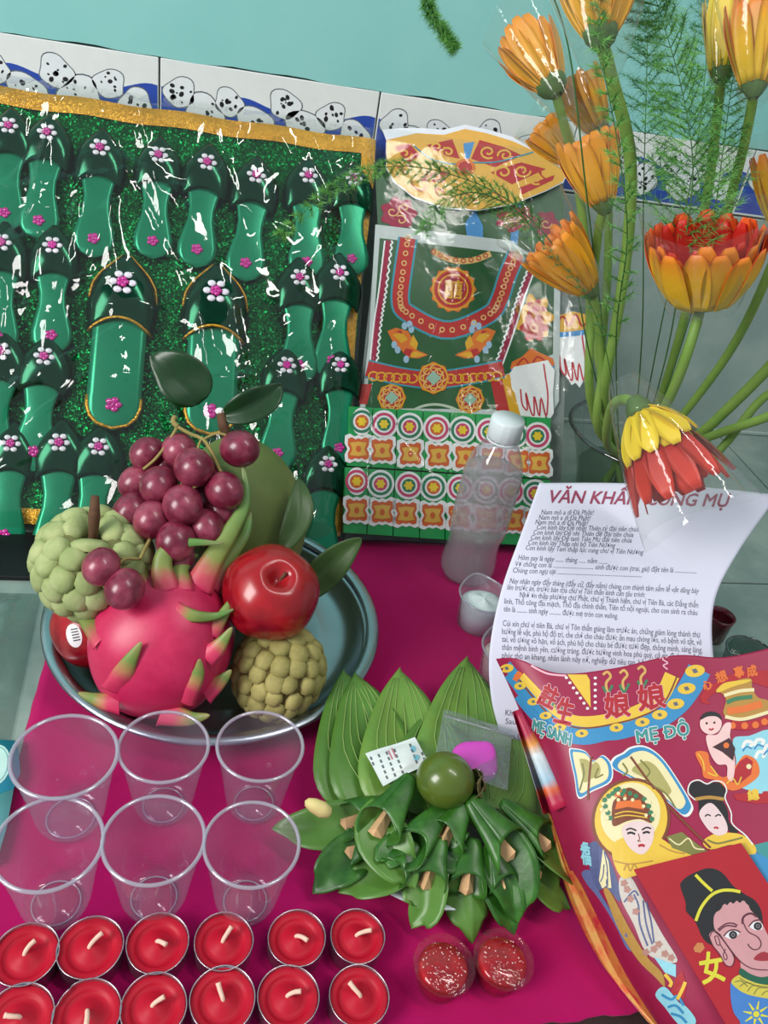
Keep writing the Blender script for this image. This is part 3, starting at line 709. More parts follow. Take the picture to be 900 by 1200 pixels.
# apples
m_apple = pm('apple_skin', (150, 8, 26), rough=.25, var=.15, vs=35, col2=(164, 22, 32), coat=.15, ramp=[(0, (150, 120, 60)), (.12, (150, 96, 50)), (.24, (158, 30, 34)), (.5, (134, 6, 24)), (1, (124, 4, 20))])
m_stem = pm('brown_stem', (92, 62, 40), rough=.8, var=.25, vs=200)
def apple(c, r, R, label, sticker=None):
    t = thing('apple', label, 'fruit', c-V((0, 0, r*.86)), 'apples on the tray')
    def df(p):
        rho = sqrt(p.x*p.x+p.y*p.y)/r; a = math.atan2(p.y, p.x)
        z = p.z*.92-(.34*r*math.exp(-(rho/.2)**2) if p.z > 0 else -.3*r*math.exp(-(rho/.22)**2))
        q = 1+.05*p.z/r
        return V((p.x*q*(1+.02*cos(5*a)), p.y*q*(1+.02*cos(5*a)), z))
    g = ell(c, (r, r, r), 40, 40, R, df); b = obj('body', g, m_apple, t, g=[sqrt(max(0, 1-(R.transposed() @ (v-c)).z**2/r/r*.9))*.5 if (R.transposed() @ (v-c)).z > r*.4 else .8 for v in g[0]])
    obj('stalk', tube([c+R @ V((0, 0, r*.22)), c+R @ V((.05*r, 0, r*.5)), c+R @ V((.14*r, .05*r, r*.82))], [.1, .1, .14], 7), m_stem, t)
    if sticker:
        s = Surf(g, 6); o = obj('sticker', decal(s, [circ(sticker[0], sticker[1], 9, 14, 18, -.25)], .03), m_pwhite, t)
        o['label'] = 'small white printed sticker'
        obj('sticker_print', stroke(s, [[(sticker[0]-4+i*.8, sticker[1]-7+i*3.2), (sticker[0]+4+i*.8, sticker[1]-8.5+i*3.2)] for i in range(5)], 1.3, .05), m_ink, o, kind='stuff')
    return t
AP1 = onz(317, 695, 11.0); apple(AP1, 3.95, frame((.12, -.42, .9)), 'shiny red apple sitting on top of a knobbly sugar apple')
AP2 = onz(112, 735, 4.6); apple(AP2, 3.6, frame((-.2, .1, .95)), 'red apple with a white sticker low beside the pink dragon fruit', (87, 745))

# sugar apples: a knobbly skin of separate raised segments
m_sugar = pm('sugar_apple_skin', (150, 164, 104), rough=.75, var=.14, vs=40, bump=.5, bs=180, col2=(168, 176, 122))
m_sugar2 = pm('ripe_sugar_apple_skin', (146, 138, 78), rough=.75, var=.16, vs=40, bump=.5, bs=180, col2=(168, 158, 96))
m_pit = pm('sugar_apple_joint', (112, 112, 66), rough=.9, var=.2)
m_pit2 = pm('ripe_sugar_apple_joint', (96, 82, 40), rough=.9, var=.2)
def sugar(c, r, rz_, R, rows, mat, pit, label, stem=False):
    t = thing('sugar_apple', label, 'fruit', c-V((0, 0, rz_*.95)), 'sugar apples on the tray')
    def shape(a, th):  # th from pole 0..pi
        z = cos(th); rho = sin(th)**.85*(1+.06*z)
        return V((rho*cos(a)*r, rho*sin(a)*r, z*rz_-(.35*rz_*math.exp(-(rho/.25)**2) if (z > 0 and stem) else 0)))
    g = ell((0, 0, 0), (1, 1, 1), 28, 20, None, None)
    core = [c+R @ (shape(math.atan2(p[1], p[0]), math.acos(max(-1, min(1, p[2]))))*.95) for p in g[0]]
    obj('core', (core, g[1]), pit, t)
    for j in range(rows):
        th = pi*(j+.6)/(rows+.2); n = max(3, round(2*rows*sin(th)*.95))
        for i in range(n):
            a = 2*pi*(i+.5*(j % 2))/n+rnd.uniform(-.07, .07); th2 = th+rnd.uniform(-.04, .04)
            p = shape(a, th2); da = (shape(a+.02, th2)-p); dt = (shape(a, th2+.02)-p)
            da = da.normalized() if da.length > 1e-6 else V((1, 0, 0)); dt = dt.normalized(); nn = dt.cross(da).normalized()
            if nn.dot(p) < 0: nn = -nn
            wa = min(2*pi*r*sin(th)**.85/n*.53, .9*r); wt = pi*(r+rz_)/2/rows*.6
            s = rnd.uniform(.92, 1.08)
            vs, fs = [], []
            for k, (q, hh) in enumerate(((1.0, -.3), (.98, .10), (.76, .36), (.38, .5))):
                for m in range(8):
                    b = 2*pi*m/8; dx, dy = cos(b), sin(b)
                    dd = 1/max(.72, (abs(dx)**2.4+abs(dy)**2.4)**(1/2.4))
                    vs.append(c+R @ (p*.96+da*dx*wa*q*s*dd+dt*(dy*wt*q*s*dd+.08*wt*k)+nn*hh*wt*.95))
            vs.append(c+R @ (p*.96+nn*.56*wt*.95+dt*.32*wt))
            for k in range(3):
                for m in range(8): fs.append((k*8+m, k*8+(m+1) % 8, k*8+8+(m+1) % 8, k*8+8+m))
            for m in range(8): fs.append((24+m, 24+(m+1) % 8, 32))
            obj('segment', (vs, fs), mat, t)
    if stem: obj('stalk', tube([c+R @ V((0, 0, rz_*.5)), c+R @ V((.0, .1, rz_*.9)), c+R @ V((-.1, .2, rz_*1.3)), c+R @ V((-.9, .2, rz_*1.62))], [.42, .38, .45, .3], 8), m_stem, t)
SG1 = onz(110, 662, 11.2); sugar(SG1, 4.55, 4.1, frame((.02, -.12, 1)), 8, m_sugar, m_pit, 'pale green sugar apple with a brown stalk beside the grapes', True)
SG2 = onz(326, 788, 4.4); sugar(SG2, 3.7, 3.85, frame((.25, .35, .9)), 8, m_sugar2, m_pit2, 'yellowish sugar apple under the shiny red apple')

# pomelo with its stalk and leaves
m_pom = pm('pomelo_rind', (108, 126, 64), rough=.6, var=.15, vs=60, bump=.25, bs=500, col2=(96, 114, 56))
m_leafd = pm('dark_leaf', (22, 58, 26), rough=.35, var=.2, vs=60, bump=.15, bs=120)
m_leafm = pm('pomelo_leaf', (58, 84, 40), rough=.45, var=.2, vs=50, bump=.15, bs=120)
PO = onz(282, 606, 9.2)
po = thing('pomelo', 'big green pomelo with leafy stalk behind the grapes', 'fruit', PO-V((0, 0, 8)))
PR2 = frame((-.15, -.1, 1)); obj('body', ell(PO, (7.4, 6.2, 8.2), 36, 26, PR2, lambda p: V((p.x*(1-.13*max(0, p.z/8.2)), p.y*(1-.13*max(0, p.z/8.2)), p.z))), m_pom, po)
top = PO+PR2 @ V((0, 0, 8.0)); st1 = atd(262, 500, (top-CAM).dot(FWD)-1); st2 = atd(258, 482, (top-CAM).dot(FWD)-1)
obj('stalk', tube([PO+PR2 @ V((-.5, 0, 7)), st1, st2], [.5, .45, .38], 8), m_stem, po); e = obj('stalk_cut', ell(st2, (.45, .45, .3), 8, 6), m_pwhite, po); e['label'] = 'pale cut end of the stalk'
def leafgeo(P, wid_, up, fold=.25, n=16, shape=None, th=.04):
    """leaf blade along a polyline P, width profile, folded along the midrib"""
    Q = spline(P, n+1)
    shape = shape or (lambda t: (sin(pi*min(1, t*.98+.02)**.8))**.8)
    def f(u, v):
        k = round(v*n); c = Q[k]; t = (Q[min(k+1, n)]-Q[max(k-1, 0)]).normalized()
        sd = t.cross(V(up)).normalized(); nn = sd.cross(t).normalized(); s = 2*u-1; ww = wid_*shape(v)
        return c+sd*ww*s+nn*(fold*ww*abs(s)+.05*wid_*sin(9*v+2*s))
    return thick(sheet(f, 8, n), th)
dl = (st1-CAM).dot(FWD)
obj('leaf', leafgeo([atd(238, 470, dl), atd(222, 452, dl-.5), atd(200, 432, dl-1), atd(176, 416, dl-1)], 2.2, CAM-st1), m_leafd, po)
obj('leaf', leafgeo([atd(262, 488, dl), atd(290, 478, dl), atd(315, 465, dl+.5), atd(330, 450, dl+1)], 1.4, CAM-st1, .5), m_leafd, po)
obj('leaf', leafgeo([atd(352, 700, 71), atd(375, 675, 71), atd(400, 650, 70.5), atd(424, 630, 70)], 1.5, CAM-st1, .35), m_leafm, po)
obj('leaf', leafgeo([atd(330, 645, 70.3), atd(348, 610, 70.5), atd(352, 585, 71), atd(350, 560, 72)], 1.2, CAM-st1, .3), m_leafm, po)

# grapes
m_grape = pm('grape_skin', (112, 24, 52), rough=.32, var=.25, vs=50, col2=(146, 62, 82), coat=.2, sss=.08)
m_gst = pm('grape_stem', (148, 132, 74), rough=.7, var=.2, vs=100)
gr = thing('grape_bunch', 'bunch of red grapes heaped on top of the fruit', 'fruit', onz(215, 650, 11))
GL = [(174, 532, 68, 1.5), (210, 528, 67.5, 1.55), (227, 548, 65.6, 1.68), (281, 526, 67, 1.62), (263, 575, 66, 1.62), (186, 569, 66, 1.6), (160, 566, 68, 1.5), (214, 592, 65, 1.68), (155, 600, 66.5, 1.62), (178, 609, 65, 1.55),
      (206, 634, 64.6, 1.65), (242, 618, 66, 1.55), (258, 600, 67.3, 1.5), (208, 655, 65.5, 1.5), (119, 664, 60.6, 1.45), (146, 690, 60.6, 1.55), (240, 556, 68, 1.55), (195, 548, 69, 1.5), (235, 582, 68, 1.55), (190, 590, 68, 1.5), (225, 620, 67, 1.5)]
GH = atd(214, 520, 69.5)
for (x, y, d, r) in GL:
    c = atd(x, y, d); ax = (c-GH).normalized()
    b = obj('grape', ell(c, (r*.95, r*.95, r*1.06), 20, 14, frame(ax)), m_grape, gr)
def stemline(px, r): obj('stem', tube(spline([atd(*p) for p in px], 14), r, 6), m_gst, gr)
stemline([(208, 500, 67), (222, 508, 67), (238, 515, 66.8), (248, 530, 66.5), (258, 552, 66), (264, 560, 65.8)], .16)
stemline([(208, 500, 67), (196, 520, 66.5), (182, 538, 66.5), (168, 550, 66.5)], .13)
stemline([(238, 515, 66.8), (255, 508, 67), (270, 512, 67)], .11); stemline([(236, 514, 66.8), (232, 530, 66), (242, 560, 65.5), (226, 572, 65)], .1); stemline([(208, 500, 67), (203, 494, 67), (205, 488, 67.2)], .22)
stemline([(163, 655, 62), (146, 655, 61.2), (140, 664, 60.8), (146, 672, 60.6)], .12); stemline([(146, 655, 61.2), (136, 652, 60.9), (128, 655, 60.7)], .1); stemline([(208, 500, 67), (222, 515, 68.6), (205, 560, 67.5), (186, 610, 66.5), (164, 655, 62)], .14)

# ================================================================== plastic cups
m_cup = film('clear_cup_plastic', (246, 242, 250), .12, .16, .10, fres=1.3, hazecol=(236, 232, 246))
m_cuprim = film('cup_rim_plastic', (232, 228, 240), .45, .6, .12, fres=1.45, hazecol=(246, 238, 252))
prof = [(.01, .3), (1.3, .26), (1.5, .05), (1.62, .0), (1.86, .1), (2.1, .34), (2.22, .7)]
for k in range(22):
    z = 1.0+k*.26; r = 2.25+(3.12-2.25)*((z-.6)/6.2)
    prof.append((r+(.035 if (k % 2 and z > 4.3) else 0), z))
prof += [(3.13, 6.75), (3.16, 6.9)]
cup_w = mesh('cup_wall', *lathe(prof, 56), m_cup); cup_r = mesh('cup_rim', *lathe([(3.24+.14*cos(a), 6.92+.13*sin(a)) for a in [2*pi*k/8 for k in range(8)]], 56, cl=True), m_cuprim)
cup_b = mesh('cup_base_ring', *lathe([(1.56+.06*cos(a), .08+.07*sin(a)) for a in [2*pi*k/6 for k in range(6)]], 48, cl=True), m_cuprim)
CUPS = [((-8.55, 37.6), 1.05, 'clear plastic cup set between the tray and the plastic bag', None), ((-2.1, 38.4), .94, 'clear plastic cup in front of the dragon fruit', None), ((4.6, 38.3), .94, 'clear plastic cup in front of the yellowish sugar apple', None),
        ((-8.5, 31.2), .98, 'clear plastic cup behind the first red tealights at the cloth edge', None), ((-2.25, 31.2), .96, 'clear plastic cup in the middle of the row behind the tealights', None), ((3.85, 30.6), .93, 'clear plastic cup touched by a pointed betel leaf tip', None)]
for (x, y), s, lab, _ in CUPS:
    t = thing('plastic_cup', lab, 'cup', (x, y, ZC), 'empty clear plastic cups')
    for n_, me in (('cup_wall', cup_w), ('cup_rim', cup_r), ('cup_base_ring', cup_b)): link(n_, me, t, Mx.Diagonal((s, s, 1.0 if s < 1 else 1.03, 1)))

# ================================================================== tealights
m_tin = pm('tealight_tin', (196, 188, 196), rough=.3, metal=1.0, var=.1, vs=80)
m_wax = pm('red_wax', (186, 6, 40), rough=.5, spec=.3, var=.08, vs=50, sss=.1, col2=(174, 4, 36))
m_wick = pm('wick', (236, 196, 176), rough=.9, var=.1)
tin_me = mesh('tin_cup', *lathe([(.01, 0), (1.84, 0), (1.9, .1), (1.92, 1.5), (1.96, 1.56), (1.92, 1.6), (1.87, 1.55), (1.86, .4), (.01, .4)], 48, dfm=lambda p, a, k: V((p.x*(1+.012*cos(2*a)), p.y*(1+.012*sin(3*a)), p.z))), m_tin)
tin2_me = mesh('tin_cup', *lathe([(.01, 0), (1.84, 0), (1.9, .1), (1.92, 1.5), (1.96, 1.56), (1.92, 1.6), (1.87, 1.55), (1.86, .4), (.01, .4)], 64, dfm=lambda p, a, k: V((p.x, p.y, p.z))*1.0 if not (2.1 < a < 2.75 and k in (3, 4, 5, 6)) else V((p.x*.93, p.y*.93, p.z+.12))), m_tin)
wax_me = mesh('wax', *lathe([(1.86, 1.32), (1.8, 1.36), (1.5, 1.32), (1.36, 1.24), (1.25, 1.1), (.9, 1.26), (.5, 1.46), (.2, 1.6), (.01, 1.62)], 48), m_wax)
wicks = []
for k in range(4):
    b = (.75, .9, .65, .8)[k]; wicks.append(mesh('wick', *tube(spline([(-.1, 0, 1.5), (.0, .02, 1.72), (b*.5, .05, 1.86), (b, .02*k, 1.9+.05*k)], 8), [.13, .13, .13, .14, .14, .15, .15, .17], 7)[:2], m_wick))
TL = [[(30, 1118), (106, 1110), (185, 1105), (262, 1103), (348, 1099), (419, 1097)], [(22, 1193), (102, 1187), (180, 1179), (261, 1171), (338, 1168), (421, 1167)]]
WD = [[.9, .75, -.7, .85, -.6, .1], [3.1, -1.5, .35, 1.9, .1, 2.3]]
NB = [['in front of the plastic cups, first from cloth edge', 'by the cups, second from cloth edge', 'by the cups, third from cloth edge', 'by the cups, fourth from cloth edge', 'by the cups, fifth from cloth edge', 'ending the row facing the betel plate'],
      ['in front row at cloth edge', 'with a dented rim in front row', 'in front row, third from cloth edge', 'in front row, fourth from cloth edge', 'in front row, fifth from cloth edge', 'ending the row facing the jelly cups']]
for r in range(2):
    for k, (x, y) in enumerate(TL[r]):
        c = onz(x, y, ZC+1.5); t = thing('tealight', 'red tealight in a silver tin '+NB[r][k], 'candle', (c.x, c.y, ZC), 'red tealights in two rows')
        M = Mx.Rotation(0, 4, 'Z'); s = (1.0, 1.02, 1.0, .97, .97, .94)[k] if r == 0 else (1.0, 1.0, 1.0, 1.02, .98, .97)[k]
        dent = r == 1 and k == 1
        link('tin_cup', tin2_me if dent else tin_me, t, Mx.Rotation(rnd.random()*6 if not dent else .1, 4, 'Z') @ Mx.Diagonal((s, s, 1, 1))); link('wax', wax_me, t, Mx.Diagonal((s, s, 1, 1)))
        link('wick', wicks[k % 4], t, Mx.Rotation(WD[r][k], 4, 'Z'))

# ================================================================== plate of betel leaves
m_china = pm('white_china', (214, 226, 228), rough=.2, var=.03, coat=.3)
PC = V((18.4, 36.6, ZC))
tag(obj('plate', lathe([(.01, .35), (5.2, .35), (6.4, .7), (8.0, 1.45), (8.3, 1.5), (8.35, 1.42), (8.0, 1.25), (6.2, .45), (5.0, .1), (4.6, 0), (.01, 0)], 64, PC), m_china, base=PC), 'white china plate under the betel leaves', 'plate')
m_betel = pm('betel_leaf_pale', (112, 148, 62), rough=.4, var=.12, vs=40, bump=.25, bs=90, col2=(98, 138, 58))
m_betel2 = pm('betel_leaf_green', (84, 128, 50), rough=.38, var=.12, vs=40, bump=.25, bs=90)
m_betel3 = pm('betel_leaf_dark', (42, 92, 26), rough=.36, var=.18, vs=50, bump=.25, bs=90, col2=(58, 110, 36))
m_vein = pm('leaf_vein', (140, 170, 92), rough=.5, var=.05)
m_under = pm('betel_leaf_underside', (104, 132, 72), rough=.5, var=.1, vs=40)
heart = lambda t: max(.0, (1.0*(1-(1-min(1, t/.22))**2)**.5 if t < .22 else (1-((t-.22)/.78)**1.55)))*(1 if t < .8 else 1-.25*(t-.8)/.2)
def flatleaf(b, tp, z0, z1, wid_, mat, label, sag=.6):
    P0, P1 = onz(b[0], b[1], z0), onz(tp[0], tp[1], z1)
    mid = P0.lerp(P1, .5)+V((0, 0, sag)); t = thing('betel_leaf', label, 'leaf', onz(b[0], b[1], z0)-V((0, 0, .3)), 'flat betel leaves fanned on the plate')
    Pl = [P0, P0.lerp(P1, .25)+V((0, 0, sag*.8)), mid, P0.lerp(P1, .78)+V((0, 0, sag*.5)), P1]
    obj('blade', leafgeo(Pl, wid_, V((0, -.25, 1)), .16, 22, heart, .03), mat, t)
    Q = spline(Pl, 24)
    up = V((0, -.25, 1)).normalized()
    obj('midrib', tube([q+up*.03 for q in Q], [.09*(1-.8*k/23) for k in range(24)], 6), m_vein, t)
    Qs = spline(Pl, 23)
    for s in (-1, 1):
        for v0, sp in ((.06, .72), (.14, .52), (.24, .30)):
            pts = []
            for j in range(9):
                v = v0+(.86-v0)*j/8; k = round(v*22); c = Qs[k]; tg = (Qs[min(k+1, 22)]-Qs[max(k-1, 0)]).normalized()
                sd = tg.cross(V((0, -.25, 1))).normalized(); nn = sd.cross(tg).normalized(); fr = s*sp*sin(pi*.5*min(1, .1+j/4.5)); ww = wid_*heart(k/22)
                pts.append(c+sd*ww*fr+nn*(.16*ww*abs(fr)+.05*wid_*sin(9*k/22+2*fr)+.02))
            obj('side_vein', tube(pts, .05, 4), m_vein, t)
LEAVES = [((425, 952), (403, 785), 2.6, 3.2, 3.6, m_betel2, 'pale betel leaf with its tip by the tray rim'), ((447, 955), (417, 788), 3.0, 3.4, 3.7, m_betel2, 'betel leaf overlapping the one with its tip by the tray rim'),
          ((600, 985), (668, 905), 2.7, 2.8, 3.2, m_betel, 'yellow-green betel leaf under the red paper booklet corner'), ((580, 975), (640, 862), 3.0, 3.2, 3.4, m_betel, 'yellow-green betel leaf beside the white prayer sheet'),
          ((540, 960), (548, 770), 3.2, 4.4, 4.3, m_betel, 'large betel leaf with its tip beside the beige pot'), ((480, 960), (469, 783), 3.5, 4.0, 4.0, m_betel, 'betel leaf with a curled pale tip behind the sachet'),
          ((512, 962), (508, 830), 3.9, 4.2, 3.8, m_betel2, 'betel leaf lying under the green areca nut'), ((565, 975), (600, 845), 3.8, 4.0, 3.4, m_betel, 'betel leaf lying under the clear zip bag')]
for L in LEAVES: flatleaf(*L)
# rolled quids: a leaf wound into a cone, its tip hanging, a wedge of areca nut in the mouth
m_areca = pm('areca_wedge', (222, 178, 130), rough=.7, var=.12, vs=120, bump=.2, bs=300)
m_cream = pm('cream_bud', (226, 206, 138), rough=.6, var=.1, ramp=None)
def quid(a, b, tip, za, zb, zt, r0, r1, label, wedge=True, rot=0.0, mat=None):
    A, B, T = onz(a[0], a[1], za), onz(b[0], b[1], zb), onz(tip[0], tip[1], zt)
    t = thing('betel_quid', label, 'betel roll', B-V((0, 0, zb-1.2)), 'rolled betel leaves on the plate')
    ax = (B-A).normalized(); fr = frame(ax, V((0, 0, 1))); ex, ey = fr @ X_, fr @ Y_
    if ey.z < 0: ey = -ey; ex = -ex
    L = (B-A).length
    e1, e2, e3 = rnd.uniform(0, 6), rnd.uniform(0, 6), rnd.uniform(.45, .62)
    def f(u, v):
        ph = -pi*.5+rot+(u-.5)*2*pi*1.22; r = (r0*.5+(r1*1.15-r0*.5)*v**.75)*(.84+.2*u+.10*sin(3*ph+e1)*v+.05*sin(7*v+e2))
        top_ = sin(ph)
        return A+ax*(L*(v*(1-.2*top_)-.05)+.25*v*sin(2*ph+e2))+ex*cos(ph)*r+ey*(top_*r*e3+.18*r*abs(cos(ph))**3*v)
    g1 = thick(sheet(f, 34, 14), .05)
    obj('leaf_roll', g1, mat or m_betel3, t)
    R0 = B-ey*r1*.5-ax*.5
    side_ = ex*rnd.uniform(-.5, .5)
    mid = R0.lerp(T, .45)+ey*.3+ax*.3+side_
    sh = lambda q: (.8+.6*q if q < .35 else 1.01*(1-((q-.35)/.65)**1.25))
    obj('leaf_tip', leafgeo([R0-ax*1.2, R0, mid, R0.lerp(T, .78)+V((0, 0, .2))+side_*.4, T], r1*1.3, ey+V((0, -.4, .4))+ex*rnd.uniform(-.5, .5), rnd.choice((.42, -.35, .3)), 18, sh, .05), rnd.choice((m_betel2, m_betel3, m_betel3)), t)
    if wedge:
        c = B-ax*.2-ey*.05
        def w(p): return c+ex*p[0]+ey*p[1]+ax*p[2]
        k = r1*.66
        vs = [w(p) for p in ((-.6*k, -.35*k, .3), (.6*k, -.45*k, .2), (.05*k, .55*k, .1), (-.4*k, -.3*k, -1.6), (.4*k, -.3*k, -1.6), (0, .3*k, -1.6), (.0, -.05*k, .5))]
        obj('areca_wedge', (vs, [(0, 1, 6), (1, 2, 6), (2, 0, 6), (0, 3, 4, 1), (1, 4, 5, 2), (2, 5, 3, 0), (5, 4, 3)]), m_areca, t, smooth=False)
    return t
Q_ = [((468, 938), (403, 963), (318, 971), 4.6, 3.6, 2.0, .8, 1.35, 'betel roll whose leaf tip reaches over a plastic cup', True), ((480, 912), (440, 975), (486, 1042), 6.2, 5.0, 3.2, .9, 1.45, 'tall betel roll standing beside the white sachet', True),
      ((446, 985), (408, 996), (366, 1047), 4.0, 3.2, 1.2, .7, 1.25, 'betel roll with a broad leaf hanging over the plate rim by the tealights', True), ((488, 990), (456, 1022), (396, 1046), 4.4, 3.4, 1.4, .8, 1.2, 'betel roll with its flat leaf spread towards the cups', True),
      ((545, 940), (518, 986), (549, 1022), 6.0, 4.8, 3.6, .8, 1.3, 'betel roll in front of the green areca nut', True), ((517, 985), (498, 1038), (482, 1088), 4.8, 3.2, 1.0, .8, 1.25, 'betel roll hanging over the front plate rim', True),
      ((556, 985), (547, 1044), (553, 1106), 4.6, 3.0, .9, .8, 1.3, 'betel roll with its tip touching the jelly cups', True), ((552, 938), (600, 1002), (606, 1082), 6.4, 4.6, 1.6, 1.0, 1.6, 'big glossy betel roll beside the areca nut cap', True),
      ((578, 995), (590, 1042), (602, 1096), 4.4, 3.0, .9, .7, 1.1, 'small betel roll between the big glossy roll and the jelly cups', True), ((606, 985), (632, 1025), (668, 1066), 4.4, 3.0, 1.0, .7, 1.15, 'betel roll bending down onto the magenta cloth', True),
      ((590, 942), (643, 990), (684, 1044), 5.6, 4.2, 2.0, .8, 1.25, 'long betel roll beside the red paper booklet', True), ((530, 935), (474, 1000), (455, 1018), 5.6, 4.6, 4.0, .8, 1.2, 'closed betel roll without a wedge between the others', False)]
for k, q in enumerate(Q_): quid(*q[:9], wedge=q[9], rot=(.3, -.4, .2, .5, -.3, .1, .4, -.2, .2, -.4, -.2, .3)[k])
bud = atd(374, 947, (onz(374, 947, 5.2)-CAM).dot(FWD)); bax = onz(360, 942, 5.6)-onz(386, 955, 5.0)
tag(obj('areca_bud', lathe([(.01, -1.0), (.42, -.8), (.58, -.2), (.5, .5), (.3, 1.0), (.01, 1.15)], 14, bud, R=frame(bax)), m_cream), 'pale cream bud lying on a betel roll by the cups', 'bud')
# areca nut
m_nut = pm('areca_husk', (88, 108, 34), rough=.28, var=.2, vs=40, coat=.3, col2=(66, 90, 28)); m_cap = pm('areca_cap', (96, 88, 50), rough=.7, var=.3, vs=120)
NC = onz(522, 914, 6.9); nt_ = thing('areca_nut', 'glossy dark green areca nut resting on the betel leaves', 'nut', NC-V((0, 0, 2)))
NR = frame(onz(566, 924, 6.4)-NC); obj('husk', ell(NC, (2.0, 2.0, 2.15), 28, 20, NR), m_nut, nt_)
for k in range(6):
    a = k*pi/3; d = V((cos(a), sin(a), 0)); obj('cap_scale', leafgeo([NC+NR @ (d*.15+V((0, 0, 2.75))), NC+NR @ (d*.8+V((0, 0, 2.45))), NC+NR @ (d*1.35+V((0, 0, 1.95)))], .85, NR @ (d+V((0, 0, .4))), .1, 8), m_cap, nt_)
obj('stub', tube([NC+NR @ V((0, 0, 2.2)), NC+NR @ V((.1, 0, 3.1))], [.35, .28], 7), m_cap, nt_)
# sachet and zip bag
def pillow(q, z, h, nrow=14, f2=None):
    P = [onz(p[0], p[1], zz) for p, zz in zip(q, z)]
    def f(s):
        def k(u, v):
            p = P[0].lerp(P[1], u).lerp(P[3].lerp(P[2], u), v); n = (P[1]-P[0]).cross(P[3]-P[0]).normalized()
            if n.z < 0: n = -n
            b = (sin(pi*min(1, max(0, (u-.05)/.9)))*sin(pi*min(1, max(0, (v-.08)/.84))))**.6
            return p+n*(s*h*b+.05*sin(7*u+5*v))
        return k
    a = sheet(f(1), nrow, nrow); b = sheet(f(-.6), nrow, nrow)
    return a, cat_((a[0], a[1]), (b[0], [x[::-1] for x in b[1]]))
m_sachet = pm('white_sachet_film', (220, 228, 226), rough=.3, var=.06, vs=60, bump=.2, bs=60)
q = [(428, 883), (486, 864), (503, 894), (449, 921)]; a, g = pillow(q, (5.6, 5.8, 5.6, 5.4), .35)
sc_ = thing('sachet', 'small white printed sachet lying on the betel leaves', 'sachet', onz(465, 892, 5.0)); obj('pouch', g, m_sachet, sc_)
SS = Surf(a, 5)
ln = []
for c in range(7):
    if c == 4: continue
    for r in range(5 if c < 4 else 4):
        x = 434+c*9.2+r*2.3; y = 887-c*3.0+r*6.3; ln.append([(x, y), (x+1.8, y+3.6)])
obj('small_print', stroke(SS, ln, 2.2, .03), m_gline, sc_, kind='stuff'); obj('blue_mark', decal(SS, [circ(484, 878, 3, 4), circ(488, 888, 3.5, 3.5)], .03), pr('pale_cyan', (120, 190, 210)), sc_, kind='stuff'); obj('pink_mark', stroke(SS, [[(459, 877), (464, 888)], [(455, 880), (460, 890)]], 1.6, .03), pr('pink_line', (200, 110, 130)), sc_, kind='stuff')
zb = thing('zip_bag', 'small clear zip bag with a pink lump inside', 'plastic bag', onz(555, 890, 5.0))
a, g = pillow([(520, 831), (600, 855), (595, 926), (508, 897)], (6.0, 6.0, 6.4, 6.0), .35); obj('bag', g, film('zip_bag_film', (236, 240, 242), .14, .3, .12, bump=.3, bs=60, fres=1.35, hazecol=(226, 232, 236)), zb)
obj('zip_strip', thick(stroke(Surf(a, 0), [[(520, 838), (599, 862)]], 3, .05), .05), film('zip_strip_film', (230, 235, 238), .3, .5, .15), zb)
m_pink = pm('pink_lump', (206, 72, 186), rough=.5, var=.08, vs=60)
lc = onz(556, 893, 6.2); lr = frame((0, -.2, 1))
obj('pink_lump', ell(lc, (1.75, 1.9, .34), 24, 12, lr, lambda p: V((math.copysign(abs(p.x/1.75)**.6*1.7, p.x), math.copysign(abs(p.y/1.9)**.6*1.8, p.y)+p.x*-.25, p.z))), m_pink, zb)

# ================================================================== jelly cups
m_jcup = film('jelly_cup_plastic', (255, 236, 238), .02, .12, .06, fres=1.3, bump=.15, bs=90); m_jelly = pm('red_jelly', (150, 8, 24), rough=.12, var=.2, vs=50, coat=.5, col2=(176, 14, 30))
m_jlid = film('jelly_lid', (255, 240, 240), .0, .12, .05, fres=1.25, bump=.2, bs=120)
m_bub = pm('bubble', (244, 214, 214), rough=.2, var=.05)
for (x, y, lab) in ((518, 1137, 'red jelly in a clear cup at the tealight side'), (587, 1130, 'red jelly in a clear cup under the hanging betel tips')):
    c = onz(x, y, 2.0); t = thing('jelly_cup', lab, 'jelly', (c.x, c.y, ZC), 'pair of red jelly cups')
    b = V((c.x, c.y, ZC)); obj('cup_wall', lathe([(.01, 0), (1.25, 0), (1.4, .15), (1.75, 2.2), (2.0, 2.35), (2.05, 2.45)], 36, b), m_jcup, t)
    obj('jelly', lathe([(.01, .1), (1.2, .1), (1.32, .25), (1.63, 2.1), (1.5, 2.3), (.8, 2.42), (.01, 2.45)], 36, b), m_jelly, t)
    obj('lid', lathe([(2.02, 2.46), (1.8, 2.56), (1.2, 2.72), (.5, 2.8), (.01, 2.8)], 36, b), m_jlid, t)
    rq = random.Random(int(x)); gs = []
    for _ in range(48):
        a_, r_ = rq.random()*2*pi, 1.45*sqrt(rq.random()); gs.append(ell(b+V((r_*cos(a_), r_*sin(a_), 2.56-.06*r_*r_)), (rq.uniform(.02, .06),)*3, 6, 4))
    obj('bubbles', cat_(*gs), m_bub, t, kind='stuff')

